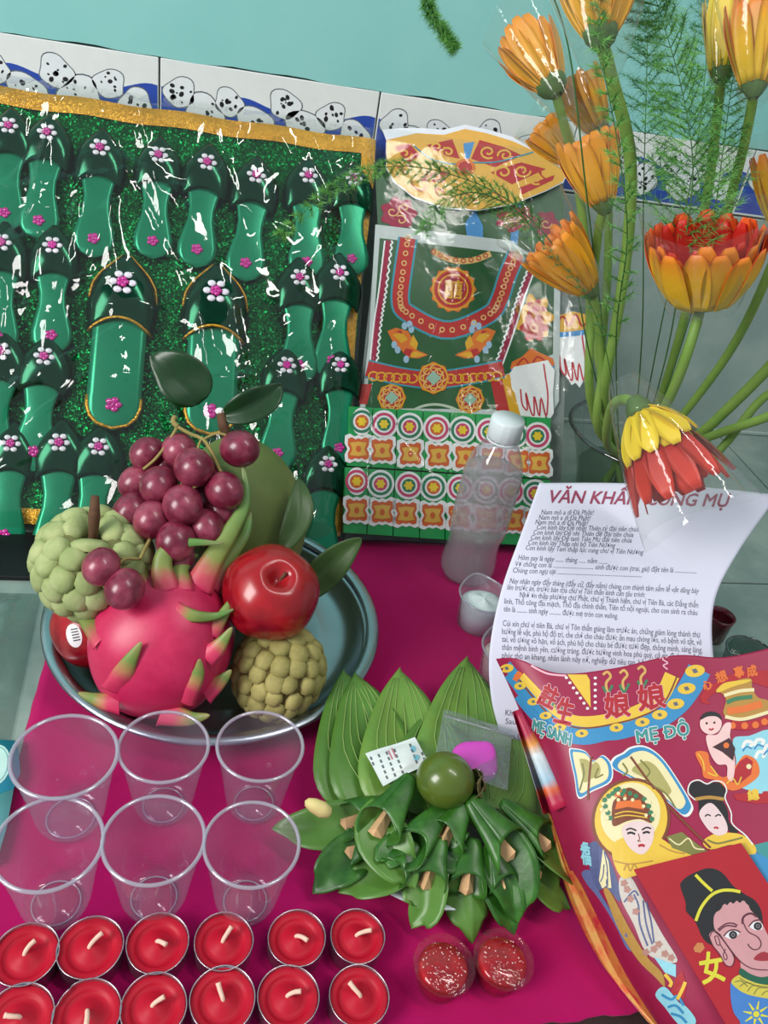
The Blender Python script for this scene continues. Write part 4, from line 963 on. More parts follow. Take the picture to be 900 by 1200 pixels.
# ================================================================== water bottle and little pots
m_pet = film('bottle_plastic', (250, 248, 254), .17, .3, .07, fres=1.4, hazecol=(232, 228, 238)); m_capw = pm('white_cap', (226, 236, 240), rough=.4, var=.02)
m_water = film('water_body', (236, 236, 234), .30, .05, .1, fres=1.1, hazecol=(232, 226, 228))
BB = onz(545, 672, 0); BB = V((BB.x, BB.y, ZC))
bo = thing('water_bottle', 'clear plastic water bottle with a white screw cap', 'bottle', BB)
bp_ = [(.01, .5), (1.2, .3), (2.2, 0), (2.75, .1), (3.0, .6), (3.0, 1.4), (2.95, 2.0), (2.8, 3.0), (2.75, 4.2), (2.85, 5.2), (3.0, 5.8), (3.05, 6.3)]
for k in range(4): z = 6.5+k*1.55; bp_ += [(3.05, z), (3.08, z+.6), (2.92, z+.9), (3.05, z+1.2)]
bp_ += [(3.05, 12.8), (2.95, 13.6), (2.65, 14.6), (2.2, 15.6), (1.75, 16.4), (1.5, 16.8), (1.42, 17.2), (1.42, 18.0)]
obj('bottle_wall', lathe(bp_, 48, BB, dfm=lambda p, a, k: V((p.x*(1+(.03*cos(5*a) if k < 10 else (.02*cos(8*a) if k > 28 else 0))), p.y*(1+(.03*cos(5*a) if k < 10 else (.02*cos(8*a) if k > 28 else 0))), p.z))), m_pet, bo)
wp = [(max(.01, r-.12), z+.08) for r, z in bp_ if z < 13.5]; obj('water', lathe(wp+[(2.8, 13.4), (.01, 13.4)], 48, BB), m_water, bo)
obj('cap', lathe([(1.62, 17.3), (1.66, 17.35), (1.66, 19.2), (1.55, 19.4), (.01, 19.42)], 60, BB, dfm=lambda p, a, k: V((p.x*(1+(.012*(1 if int(a*30/pi) % 2 else -1) if k in (1, 2) else 0)), p.y*(1+(.012*(1 if int(a*30/pi) % 2 else -1) if k in (1, 2) else 0)), p.z))), m_capw, bo)
obj('cap_ring', lathe([(1.58+.07*cos(a), 17.05+.12*sin(a)) for a in [2*pi*k/8 for k in range(8)]], 40, BB, cl=True), m_capw, bo)
m_pot = film('pot_plastic', (238, 240, 246), .3, .3, .12, fres=1.35, hazecol=(220, 222, 232)); m_salt = pm('salt', (226, 240, 240), rough=.9, var=.05, vs=500, bump=.6, bs=1500); m_rice = pm('rice_grain', (226, 208, 196), rough=.8, var=.1, vs=500, bump=.6, bs=900)
def pot(c, r, hgt, fill, name, lab):
    t = thing(name, lab, 'pot', c, 'little lidless plastic pots')
    drop = lambda p, a, k: V((p.x, p.y*(1+(.28 if k >= 3 else 0)*max(0, sin(a))**6), p.z))
    obj('pot_wall', lathe([(.01, .05), (r*.78, 0), (r*.86, .2), (r*.95, hgt*.82), (r, hgt*.85), (r*1.02, hgt)], 48, c, dfm=drop), m_pot, t)
    obj('pot_rim', lathe([(r*1.05+.12*cos(a), hgt+.1*sin(a)) for a in [2*pi*k/8 for k in range(8)]], 48, c, cl=True, dfm=lambda p, a, k: V((p.x, p.y*(1+.28*max(0, sin(a))**6), p.z))), film('pot_rim_film', (236, 238, 246), .4, .4, .12, hazecol=(224, 226, 236)), t)
    obj('contents', lathe([(.01, .15), (r*.75, .15), (r*.88, hgt*.7), (r*.6, hgt*.82), (r*.25, hgt*.88), (.01, hgt*.9)], 40, c, dfm=lambda p, a, k: p+V((0, 0, .08*sin(3*a)))), fill, t)
pot(V((27.6, 58.6, ZC)), 2.45, 3.9, m_salt, 'salt_pot', 'small translucent pot of white salt in front of the bottle'); pot(V((28.2, 51.6, ZC)), 2.4, 3.6, m_rice, 'rice_pot', 'small translucent pot with beige contents behind the prayer sheet')

# ================================================================== prayer sheet
def patch(ctrl, nu, nv):
    """smooth sheet through a net of (px, py, depth) control points"""
    rows = [[atd(*p) for p in r] for r in ctrl]
    rows = [[V((p.x, p.y, max(p.z, ZC+.12))) for p in r] for r in rows]
    R1 = [spline(r, nu+1) for r in rows]; C = [spline([R1[j][i] for j in range(len(rows))], nv+1) for i in range(nu+1)]
    return sheet(lambda u, v: C[round(u*nu)][round(v*nv)], nu, nv)
A4 = [[(632, 566, 72), (720, 566, 72.5), (815, 570, 73), (912, 580, 73.5)],
      [(612, 622, 69.5), (690, 625, 70), (775, 630, 70.3), (868, 642, 70.5)],
      [(588, 690, 67.4), (665, 692, 67.6), (750, 696, 67.6), (838, 702, 67.6)],
      [(574, 760, 66.2), (660, 762, 66), (745, 766, 66), (836, 770, 66)],
      [(576, 820, 66.2), (668, 822, 66), (755, 826, 66), (850, 830, 66)],
      [(592, 878, 67), (680, 884, 66.4), (770, 888, 66.4), (864, 892, 66.4)]]
ag = patch(A4, 40, 50); sh_ = thick(ag, -.02)
ps_ = thing('prayer_sheet', 'white sheet of paper printed with a Vietnamese prayer', 'paper', atd(700, 884, 66.6))
pp = obj('paper', sh_, pm('printer_paper', (214, 214, 232), rough=.8, var=.02, vs=20), ps_)
AS = Surf(ag, 8)
m_title = pr('title_maroon', (150, 60, 90)); m_txt = pr('text_grey', (92, 92, 110))
obj('title', lettering(AS, [('VĂN KHẤN CÚNG MỤ', (645, 589), (856, 594), 15, .3, .02)], .03), m_title, pp)
I = .25; T = [('Nam mô a di Đà Phật!', (634, 603), (696, 603.5), 6, I), ('Nam mô a di Đà Phật!', (631, 609), (692, 610), 6, I), ('Nam mô a di Đà Phật!', (627, 614.5), (689, 616), 6, I),
 ('Con kính lạy Đệ nhất Thiên tỷ đại tiên chúa', (629, 620.5), (748, 623), 6, I), ('Con kính lạy Đệ nhị Thiên đế đại tiên chúa', (625, 626.5), (742, 629.5), 6, I), ('Con kính lạy Đệ tam Tiên Mụ đại tiên chúa', (622, 632.5), (740, 636), 6, I),
 ('Con kính lạy Thập nhị bộ Tiên Nương', (619, 638.5), (721, 642), 6, I), ('Con kính lạy Tam thập lục cung chư vị Tiên Nương', (616, 644.5), (754, 650), 6, I),
 ('Hôm nay là ngày ....... tháng ...... năm ........', (607, 656), (712, 661), 6.2, I), ('Vợ chồng con là ................................. sinh được con (trai, gái) đặt tên là ..................', (604, 663.5), (816, 672), 6.2, I),
 ('Chúng con ngụ tại ....................................................................', (601, 671), (752, 676.5), 6.2, I),
 ('Nay nhân ngày đầy tháng (đầy cữ, đầy năm) chúng con thành tâm sắm lễ vật dâng bày', (597, 683.5), (819, 695.5), 6.6, I), ('lên trước án, trước bàn tọa chư vị Tôn thần kính cẩn tâu trình:', (594, 691), (756, 700), 6.6, I),
 ('Nhờ ơn thập phương chư Phật, chư vị Thánh hiền, chư vị Tiên Bà, các Đấng thần', (609, 700), (818, 712), 6.8, 0), ('linh, Thổ công địa mạch, Thổ địa chính thần, Tiên tổ nội ngoại, cho con sinh ra cháu', (591, 707.5), (817, 721), 6.8, 0),
 ('tên là ......... sinh ngày .......... được mẹ tròn con vuông.', (590, 716.5), (724, 725), 6.8, 0),
 ('Cúi xin chư vị tiên Bà, chư vị Tôn thần giáng lâm trước án, chứng giám lòng thành thụ', (589, 733.5), (820, 747), 7.2, 0), ('hưởng lễ vật, phù hộ độ trì, che chở cho cháu được ăn mau chóng lớn, vô bệnh vô tật, vô', (588, 743), (822, 756), 7.2, 0),
 ('tai, vô ương vô hạn, vô ách, phù hộ cho cháu bé được tươi đẹp, thông minh, sáng láng,', (588, 752), (823, 765), 7.2, 0), ('thân mệnh bình yên, cường tráng, được hưởng vinh hoa phú quý, cả gia đình con được', (588, 761.5), (825, 774), 7.2, 0),
 ('phúc thọ an khang, nhân lành nảy nở, nghiệp dữ tiêu tan, bốn mùa không hạn ách nào', (588, 771), (826, 784), 7.2, 0), ('Khi', (592, 838), (602, 839), 7, 0), ('Sau', (592, 848), (604, 849), 7, 0), ('Chắp', (597, 868), (612, 869), 7, 0)]
obj('prayer_text', lettering(AS, [t+(0,) for t in T], .025), m_txt, pp, kind='stuff')

# ================================================================== red votive booklet
JB = [[(581, 772, 63.5), (606, 772, 62), (655, 789, 60.6), (720, 783, 60), (790, 768, 60), (850, 770, 60), (915, 756, 60.5)],
      [(600, 812, 62.6), (632, 818, 60.4), (685, 830, 59.2), (745, 830, 58.8), (800, 822, 58.8), (860, 820, 58.8), (930, 812, 59)],
      [(622, 868, 61.5), (655, 876, 59), (705, 885, 57.8), (760, 888, 57.4), (815, 884, 57.2), (870, 882, 57.2), (940, 878, 57.2)],
      [(641, 940, 60), (672, 950, 57.6), (715, 958, 56.2), (768, 962, 55.6), (822, 960, 55.4), (880, 958, 55.2), (950, 955, 55)],
      [(664, 1010, 58.6), (694, 1022, 56), (732, 1030, 54.6), (782, 1034, 54), (834, 1034, 53.6), (892, 1034, 53.2), (965, 1032, 53)],
      [(692, 1072, 57.2), (718, 1088, 54.6), (752, 1098, 53.2), (798, 1104, 52.4), (848, 1106, 52), (905, 1108, 51.6), (980, 1106, 51.4)],
      [(726, 1140, 55.8), (752, 1158, 53.4), (782, 1172, 52), (822, 1180, 51), (868, 1184, 50.6), (920, 1186, 50.2), (1000, 1184, 50)],
      [(770, 1216, 54.4), (795, 1238, 52.4), (822, 1252, 51), (858, 1262, 50), (900, 1266, 49.4), (950, 1268, 49), (1030, 1266, 48.6)]]
m_jred = pm('booklet_magenta_red', (150, 22, 66), rough=.45, var=.06, vs=20); m_jedge = pm('booklet_gold_layers', (206, 128, 60), rough=.4, var=.35, vs=70, col2=(176, 40, 50))
jg = patch(JB, 60, 70); JS = Surf(jg, 9)
jb = thing('votive_booklet', 'folded magenta votive paper booklet printed with deities', 'paper offering', onz(790, 1190, .35))
cov = obj('cover', thick(jg, -.03), m_jred, jb)
# further sheets of the fold showing along the open edge
for k, (dx, dd, mt) in enumerate(((9, .35, m_jedge), (20, .75, pm('booklet_layer_orange', (236, 186, 104), rough=.4, var=.3, vs=90, col2=(214, 110, 70))), (27, 1.15, m_jedge))):
    JL = [[(r[0][0]-dx*q*(.04+.96*((j-3)/4)**.8), r[0][1]+3*q, r[0][2]+dd*q+.1) for q in (1,)]+[(r[i][0], r[i][1]+4, r[i][2]+dd+.25) for i in (1, 3, 6)] for j, r in enumerate(JB) if j >= 3]
    obj('inner_sheet', thick(patch(JL, 20, 30), -.03), mt, jb)
# curled-over flap at the open edge
CA, CB_ = atd(606, 832, 62.2), atd(655, 948, 59.4)
def curl(u, v):
    c = CA.lerp(CB_, v); ax = (CB_-CA).normalized()
    sd = ax.cross((CAM-c).normalized()).normalized()
    if sd.dot(RGT) < 0: sd = -sd
    nn = (CAM-c).normalized(); a = -3.3+u*5.4; r = .5+1.0*v
    return c+sd*(cos(a)*r*.8)+nn*(sin(a)*r+.1)
obj('curled_flap', thick(sheet(curl, 22, 14), .03), pm('booklet_reverse', (206, 206, 196), rough=.45, var=.25, vs=70, ramp=[(0, (170, 24, 66)), (.25, (170, 24, 66)), (.36, (214, 140, 50)), (.46, (206, 214, 216)), (.72, (150, 180, 200)), (.8, (210, 90, 40)), (.88, (176, 24, 66)), (1, (176, 24, 66))]), jb)
rnd_ = lambda p: smo(p) if 7 <= len(p) <= 24 else p
J = lambda name, polys, mat, off, par=cov: [obj(name, decal(JS, [rnd_(p)], off), mat, par, smooth=False) for p in polys] if len(polys) <= 12 else obj(name, decal(JS, polys, off), mat, par, smooth=False, kind='stuff')
def JK(name, lines, wd, mat, off, par=cov):
    if len(lines) <= 6:
        for l in lines: obj(name, stroke(JS, [l], wd, off), mat, par, smooth=False)
    else: obj(name, stroke(JS, lines, wd, off), mat, par, smooth=False, kind='stuff')
z3 = lambda pts: [(570+p[0]*.375, 750+p[1]*.375) for p in pts]      # coordinates read off an enlarged view
m_jblue = pr('booklet_blue', (52, 134, 184)); m_jyel = pr('booklet_yellow', (222, 184, 62)); m_jwhite = pr('booklet_white', (226, 224, 220)); m_jteal = pr('booklet_teal', (60, 140, 140)); m_jdred = pr('booklet_red', (170, 30, 42)); m_skin = pr('face_pale', (222, 196, 196)); m_cream2 = pr('booklet_cream', (226, 214, 166)); m_olive = pr('booklet_olive', (120, 118, 60)); m_tan = pr('booklet_tan', (176, 132, 60)); m_jgreen = pr('booklet_green', (60, 120, 84)); m_brown2 = pr('booklet_brown', (120, 60, 36)); m_slate = pr('booklet_slate', (80, 88, 130)); m_jpink = pr('booklet_pink', (226, 170, 186)); m_jor = pr('booklet_orange', (220, 110, 48)); m_jcy = pr('booklet_aqua', (140, 200, 214))
band = [(52, 85), (95, 140), (140, 200), (190, 250), (250, 285), (310, 295), (370, 282), (410, 278), (470, 262), (540, 240), (600, 195), (640, 140), (665, 92)]
JK('blue_border', [z3(band)], lambda t: 22+6*t, m_jblue, .03)
JK('yellow_arc', [z3([(110, 110), (160, 165), (215, 220), (270, 250), (330, 255), (400, 245), (470, 225), (540, 185), (580, 110)])], lambda t: 8+10*t, m_jyel, .035)
JK('red_arc_edge', [z3([(104, 125), (150, 182), (205, 240), (265, 270), (320, 275), (400, 262), (480, 240), (552, 200), (596, 112)])], 2, m_brown2, .04)
coins = [(65, 88, 8), (107, 143, 7), (148, 192, 7), (186, 236, 7), (230, 272, 7.5), (298, 292, 7.5), (406, 274, 8), (487, 257, 8.5), (541, 234, 9), (591, 200, 10), (625, 152, 10.5), (651, 97, 11.5)]
for x, y, r in coins:
    X, Y = z3([(x, y)])[0]; J('coin', [circ(X, Y, r, r*.62, 16, -.12)], m_jyel, .05); J('coin_hole', [circ(X, Y, r*.36, r*.28, 4, .4)], pr('coin_hole', (96, 100, 110)), .06)
J('yellow_triangle', [z3([(253, 108), (322, 96), (326, 212)])], m_jyel, .035)
J('white_dot', [circ(*z3([(x, y)])[0], 2, 1.7, 8) for x, y in [(250+k*11, 118+k*16) for k in range(7)]+[(340, 100+k*19) for k in range(7)]], m_jwhite, .04)
JK('sprout', [z3([(x, y+60), (x-4, y+30), (x+10, y+10), (x, y-5), (x-14, y+4)]) for x, y in ((378, 105), (430, 100), (486, 88))], 3, pr('sprout_gold', (206, 160, 90)), .04); JK('sprout_leaf', [z3([(x-14, y+40), (x, y+62), (x+16, y+36)]) for x, y in ((378, 105), (430, 100), (486, 88), (200, 150), (230, 165))], 3, m_jgreen, .042)
JK('lace_line', [z3([(140, 80), (190, 105), (250, 112)]), z3([(350, 82), (420, 68), (490, 58), (560, 50)])], 2.2, m_jpink, .04); JK('lace_loop', [[(x+2.2*cos(t), y+1.6*sin(t)) for t in range(8)] for x, y in [z3([(352+k*21, 84-k*3.4)])[0] for k in range(11)]], 1, m_jpink, .045); JK('lace_corner', [z3([(562, 50), (550, 60), (566, 72), (552, 80), (566, 92)])], 1.6, m_jpink, .042)
big = [('娘', (372, 238), (448, 232), 23), ('娘', (478, 215), (560, 204), 23), ('生', (212, 250), (262, 262), 24), ('註', (160, 190), (206, 214), 20)]
for off, mt, bo, nm in ((.05, m_jpink, .09, 'outlined_character'), (.08, m_jdred, .05, 'red_character')):
    for c, p0, p1, hh in big: obj(nm, lettering(JS, [(c, z3([p0])[0], z3([p1])[0], hh, 0, bo)], off), mt, cov, smooth=False)
for off, mt, bo, nm in ((.04, m_jwhite, .075, 'lettering_outline'), (.07, m_jteal, .03, 'teal_lettering')):
    obj(nm, lettering(JS, [('MẸ SANH', z3([(146, 282)])[0], z3([(262, 330)])[0], 14, 0, bo, (.12, -1))], off), mt, cov, smooth=False); obj(nm, lettering(JS, [('MẸ ĐỘ', z3([(472, 322)])[0], z3([(634, 296)])[0], 15, 0, bo)], off), mt, cov, smooth=False)
# two ceremonial fans behind the seated deity
for fan in ([(262, 350), (275, 342), (310, 350), (335, 378), (362, 362), (388, 390), (386, 440), (330, 470), (290, 490), (278, 430)], [(398, 400), (402, 372), (430, 356), (452, 340), (490, 335), (530, 355), (570, 400), (632, 500), (636, 530), (612, 545), (560, 500), (470, 440)]):
    cx = sum(p[0] for p in fan)/len(fan); cy = sum(p[1] for p in fan)/len(fan); sc2 = lambda k: z3([(cx+(p[0]-cx)*k, cy+(p[1]-cy)*k) for p in fan])
    J('fan_edge', [sc2(1.06)], m_jwhite, .03); J('fan_blue', [sc2(1.0)], m_jblue, .04); J('fan_cream', [sc2(.86)], m_cream2, .05); J('fan_inner', [sc2(.5)], pr('fan_olive', (168, 160, 96)), .058)
JK('fan_line', [z3([(300, 385), (305, 420), (292, 470)]), z3([(350, 400), (340, 430), (365, 420)]), z3([(480, 375), (510, 410), (500, 440), (560, 480), (590, 525)]), z3([(425, 385), (440, 410), (425, 425)])], 2, m_olive, .065); JK('fan_pole', [z3([(328, 365), (322, 430), (318, 500)]), z3([(450, 365), (560, 510), (700, 650)])], 2.6, m_brown2, .07)
# seated deity
halo = z3(circ(452, 560, 122, 130, 36, .35)); J('halo_rim', [halo], m_brown2, .06); J('halo', [z3(circ(452, 560, 112, 120, 36, .35))], m_jyel, .07); J('halo_glow', [z3(circ(450, 545, 92, 100, 30, .35))], m_cream2, .078)
J('robe', [z3([(392, 660), (420, 620), (520, 610), (590, 650), (640, 672), (470, 735), (420, 738)])], m_jyel, .085); JK('robe_line', [z3([(400, 690), (450, 700), (520, 690)]), z3([(540, 640), (580, 660), (620, 668)]), z3([(430, 720), (440, 700), (450, 722), (462, 700), (472, 722)])], 1.6, m_tan, .095)
J('dragon_cloth', [z3([(560, 615), (610, 600), (660, 640), (690, 660), (640, 672), (580, 650)])], m_olive, .09); JK('dragon_line', [z3([(570, 620), (600, 640), (630, 620), (650, 650), (680, 655)])], 1.6, m_cream2, .1)
J('face', [z3([(424, 590), (436, 575), (470, 566), (505, 572), (522, 590), (520, 625), (505, 655), (487, 670), (462, 662), (440, 640), (428, 615)])], m_skin, .1)
JK('eyebrow', [z3([(436, 594), (450, 589), (468, 596)]), z3([(485, 594), (500, 586), (514, 590)])], 1.8, m_ink, .115); JK('eye', [z3([(440, 605), (452, 602), (464, 607)]), z3([(488, 604), (500, 600), (510, 603)])], 2.4, m_ink, .115); JK('nose', [z3([(474, 605), (478, 622), (472, 628), (482, 629)])], 1.0, m_brown2, .115); JK('lips', [z3([(474, 644), (484, 641), (494, 644)])], 3, m_jdred, .115)
J('crown', [z3([(392, 560), (395, 510), (410, 490), (425, 470), (450, 462), (480, 480), (500, 500), (512, 540), (516, 572), (480, 560), (440, 566), (400, 582)])], m_brown2, .105); J('crown_gold', [z3([(402, 530), (408, 505), (480, 500), (492, 530), (440, 522)])], m_jor, .115); J('crown_peak', [z3([(400, 490), (412, 458), (425, 470), (440, 490)])], m_jor, .115)
J('crown_bead', [circ(*z3([p])[0], 3, 3, 8) for p in ((370, 500), (382, 488), (395, 480), (412, 466), (430, 472), (448, 480), (466, 488), (492, 498), (506, 520), (512, 540), (516, 560), (372, 520), (380, 540), (388, 556), (404, 470), (424, 482))], m_jgreen, .125); J('crown_pearl', [circ(*z3([p])[0], 2.2, 2.2, 8) for p in ((360, 530), (376, 532), (412, 480), (500, 506), (509, 508), (490, 520), (498, 548), (378, 556), (520, 548), (364, 512), (456, 500), (432, 496), (412, 500))], m_cream2, .13)
JK('crown_row', [z3([(402, 545), (440, 536), (495, 545)]), z3([(400, 556), (440, 548), (502, 556)])], 1.4, m_jyel, .13)
# attendant lady
J('hair', [z3([(632, 470), (640, 448), (662, 442), (688, 452), (706, 446), (732, 448), (746, 470), (744, 490), (735, 498), (752, 530), (758, 570), (786, 600), (760, 600), (748, 570), (720, 530), (700, 512), (680, 520), (664, 545), (662, 505), (650, 495)])], m_ink, .05); JK('hair_outline', [z3([(652, 500), (630, 478), (636, 448), (662, 438), (688, 450), (710, 441), (738, 446), (750, 470), (745, 495), (764, 540), (768, 575), (808, 610), (832, 640)])], 1.5, m_jwhite, .06); JK('headband', [z3([(652, 498), (695, 492), (742, 498)])], 4, m_tan, .06)
J('lady_face', [z3([(664, 545), (680, 518), (702, 510), (724, 530), (748, 568), (752, 600), (726, 612), (706, 604), (686, 585)])], m_skin, .06); JK('lady_line', [z3([(682, 552), (690, 546), (700, 550)]), z3([(714, 552), (724, 546), (732, 550)])], 1.6, m_ink, .07); JK('lady_lips', [z3([(710, 588), (718, 586), (724, 590)])], 2.2, m_jdred, .07)
J('lady_robe', [z3([(676, 630), (712, 606), (752, 602), (800, 610), (836, 640), (840, 668), (800, 668), (770, 640), (700, 655)])], m_jyel, .055); JK('lady_chain', [z3([(690, 625), (720, 636), (760, 628), (800, 618)])], 2.2, m_olive, .068)
J('side_plaque', [z3([(838, 640), (880, 630), (890, 690), (842, 662)])], m_jteal, .05); J('blue_cloth', [z3([(815, 672), (842, 664), (900, 690), (900, 800), (870, 760)])], m_jblue, .05)
# child on a carp with a treasure urn
J('banner', [z3([(672, 170), (720, 130), (790, 100), (880, 95), (900, 100), (900, 150), (800, 128), (740, 150), (690, 185), (702, 200), (672, 195)])], m_jdred, .035)
ch = [('心', (682, 158), (706, 146), 9), ('想', (722, 134), (754, 122), 10), ('事', (778, 118), (806, 110), 10), ('成', (816, 114), (846, 108), 10), ('總', (818, 500), (852, 496), 10), ('德', (84, 118), (98, 128), 9)]
for c, p0, p1, hh in ch: obj('gold_character', lettering(JS, [(c, z3([p0])[0], z3([p1])[0], hh, 0, .03)], .05), m_jor if c != '總' else m_jyel, cov, smooth=False)
J('banner_low', [z3([(770, 482), (900, 470), (900, 510), (840, 512), (780, 500)])], m_jdred, .035)
J('water_print', [z3([(770, 310), (820, 300), (900, 290), (900, 470), (820, 470), (770, 440), (780, 380)])], m_jcy, .035); JK('wave', [z3([(x, y+20), (x+10, y), (x+30, y+4), (x+22, y+18)]) for x, y in ((800, 318), (836, 312), (866, 330), (840, 350))], 4, m_jwhite, .045); JK('wave_dark', [z3([(x, y+30), (x+12, y+16), (x+30, y+22)]) for x, y in ((800, 318), (836, 312), (866, 330))], 2, m_jblue, .05)
J('urn', [z3([(718, 158), (726, 150), (790, 124), (826, 122), (830, 150), (848, 180), (880, 190), (882, 220), (850, 240), (780, 250), (740, 232), (748, 190), (738, 170)])], m_tan, .05); J('urn_mouth', [z3([(718, 158), (740, 136), (780, 128), (824, 124), (818, 132), (770, 146), (726, 164)])], m_jyel, .06); JK('urn_band', [z3([(742, 174), (790, 160), (836, 156)]), z3([(745, 240), (800, 248), (880, 226)])], 4, m_cream2, .06); JK('urn_scale', [z3([(750, 196), (780, 184), (830, 178)])], 5, m_jgreen, .06); JK('urn_gold', [z3([(752, 222), (800, 216), (860, 200)])], 8, m_jor, .06); JK('urn_foot', [z3([(765, 264), (820, 268), (885, 250)])], 10, m_jdred, .05); J('urn_stud', [circ(*z3([p])[0], 4, 4, 10) for p in ((768, 268), (806, 268), (840, 266), (868, 256))], m_jor, .062)
J('carp', [z3([(652, 352), (690, 352), (700, 390), (740, 430), (780, 390), (806, 360), (838, 372), (852, 400), (846, 430), (800, 462), (760, 470), (720, 440), (680, 430), (672, 400)])], m_jor, .05); J('carp_red', [z3([(756, 440), (790, 380), (812, 366), (832, 380), (826, 420), (790, 450)])], m_jdred, .06); JK('carp_scale', [z3([(690, 415), (720, 425), (700, 395)]), z3([(750, 450), (768, 432), (784, 452), (796, 428)]), z3([(660, 356), (676, 380), (680, 410)])], 1.6, m_jyel, .07); J('carp_eye', [circ(*z3([(819, 396)])[0], 3, 3, 9)], m_cream2, .07)
m_child = pr('child_skin', (232, 192, 190)); J('child_body', [z3([(686, 300), (720, 296), (744, 262), (764, 262), (760, 300), (770, 340), (776, 390), (768, 440), (752, 430), (750, 392), (720, 388), (696, 350)])], m_child, .07); J('child_head', [z3(circ(700, 262, 34, 34, 20))], m_child, .08); J('child_hair', [z3([(668, 250), (676, 232), (700, 224), (726, 232), (734, 252), (718, 240), (690, 240)])], m_ink, .09); JK('child_eye', [z3([(684, 262), (690, 260)]), z3([(708, 260), (714, 258)])], 2.4, m_ink, .095); JK('child_lips', [z3([(694, 279), (702, 281), (708, 277)])], 2, m_jdred, .095); J('child_apron', [z3([(705, 335), (758, 306), (776, 340), (770, 378), (735, 350)])], pr('apron_dark', (60, 32, 40)), .085); J('apron_knot', [z3(circ(748, 330, 9, 9, 10))], m_jor, .095)
# curled side of the cover: blue robe, ochre fold, painted water
z4 = lambda pts: [(640+p[0]*.1833, 980+p[1]*.1833) for p in pts]
J('robe_blue', [z4([(270, 60), (340, 40), (420, 180), (470, 330), (470, 420), (390, 330), (330, 340), (280, 200)])], m_slate, .04); J('robe_white', [z4([(365, 80), (400, 160), (420, 330), (360, 330), (340, 280)])], m_cream2, .05); JK('robe_fold', [z4([(372, 100), (392, 200), (395, 320)]), z4([(350, 290), (366, 250), (372, 180)])], 1.2, m_slate, .06)
J('ochre_fold', [z4([(370, 340), (410, 350), (520, 560), (640, 760), (740, 870), (760, 960), (700, 900), (590, 790), (470, 600), (400, 430)])], m_tan, .05); J('robe_tail', [z4([(470, 270), (540, 260), (620, 400), (740, 620), (840, 790), (760, 800), (640, 740), (560, 560), (480, 400)])], pr('robe_tail', (196, 186, 178)), .045); JK('tail_line', [z4([(560, 370), (590, 440), (600, 560), (650, 700)]), z4([(500, 420), (560, 350), (590, 380)]), z4([(640, 420), (670, 540), (690, 680)]), z4([(620, 410), (640, 560), (680, 690)])], 2, m_slate, .055); J('tail_flower', [scal(*z4([p])[0], 4, 5, .2, 15) for p in ((720, 690), (690, 720), (640, 740), (760, 750), (800, 775), (540, 400), (520, 340), (575, 480), (500, 300))], pr('tail_rose', (170, 120, 110)), .06)
J('painted_water', [z4([(690, 770), (830, 820), (830, 900), (760, 870)]), z4([(700, 1010), (760, 960), (850, 1060), (900, 1090), (960, 1180), (900, 1240), (830, 1180), (760, 1090)])], m_jcy, .05); JK('water_line', [z4([(740, 1010), (800, 1040), (840, 1020), (880, 1080)]), z4([(780, 1090), (830, 1080), (880, 1130)]), z4([(800, 1130), (860, 1150), (900, 1190)])], 3, m_jblue, .06); J('red_sleeve', [z4([(800, 1000), (830, 900), (873, 860), (900, 960), (880, 1040)])], m_jdred, .055); JK('gold_hem', [z4([(760, 880), (800, 930), (790, 960)]), z4([(840, 1040), (870, 980), (890, 930)])], 4, m_jyel, .062)
J('magenta_strip_text', [z4([(225, 90), (285, 40), (290, 180), (240, 165)])], m_slate, .035); obj('side_character', lettering(JS, [('福', z4([(232, 165)])[0], z4([(290, 178)])[0], 18, 0, .03, (-.1, -1))], .05), m_jcy, cov, smooth=False); obj('side_character', lettering(JS, [('母', z4([(222, 90)])[0], z4([(262, 98)])[0], 9, 0, .03)], .05), m_jcy, cov, smooth=False)
J('blue_side', [z4([(230, 230), (290, 220), (330, 330), (420, 480), (560, 700), (520, 720), (440, 560), (340, 400), (260, 300)])], pr('side_blue', (96, 104, 150)), .035)

# ================================================================== red card with a painted face
z5 = lambda pts: [(740+p[0]*.1833, 980+p[1]*.1833) for p in pts]
def lift(x, y, d): h = JS.hit(x, y); return atd(x, y, (h[0]-CAM).dot(FWD)-d)
cq = [(741, 1019), (866, 988), (985, 1188), (862, 1222)]
c0, c1, c3 = lift(*cq[0], .1), lift(*cq[1], .1), lift(*cq[3], .1)
c2 = c1+(c3-c0)
nrm = (c1-c0).cross(c3-c0).normalized()
if nrm.dot(CAM-c0) < 0: nrm = -nrm
pen = 0
for i in range(11):
    for j in range(11):
        q = c0.lerp(c1, i/10)+(c3-c0)*(j/10); hh = JS.b.ray_cast(CAM, (q-CAM).normalized())
        if hh[0] is not None: pen = max(pen, (V(hh[0])-q).dot(nrm))
c0, c1, c2, c3 = (c+nrm*(pen+.2) for c in (c0, c1, c2, c3))
KP = Plane(c0, nrm)
kd = thing('red_card', 'red card painted with the face of a black-haired woman', 'card', c3-nrm*.1)
kc = obj('card', thick(sheet(lambda u, v: c0.lerp(c1, u)+(c3-c0)*v, 8, 8), -.05), pm('red_card_stock', (166, 18, 36), rough=.6, var=.05), kd, smooth=False)
def K(name, pts, mat, off): return obj(name, decal(KP, [smo(z5(pts)) if 7 <= len(pts) <= 24 else z5(pts)], off), mat, kc, smooth=False)
def KS(name, lines, wd, mat, off):
    for l in lines: obj(name, stroke(KP, [z5(l)], wd, off), mat, kc, smooth=False)
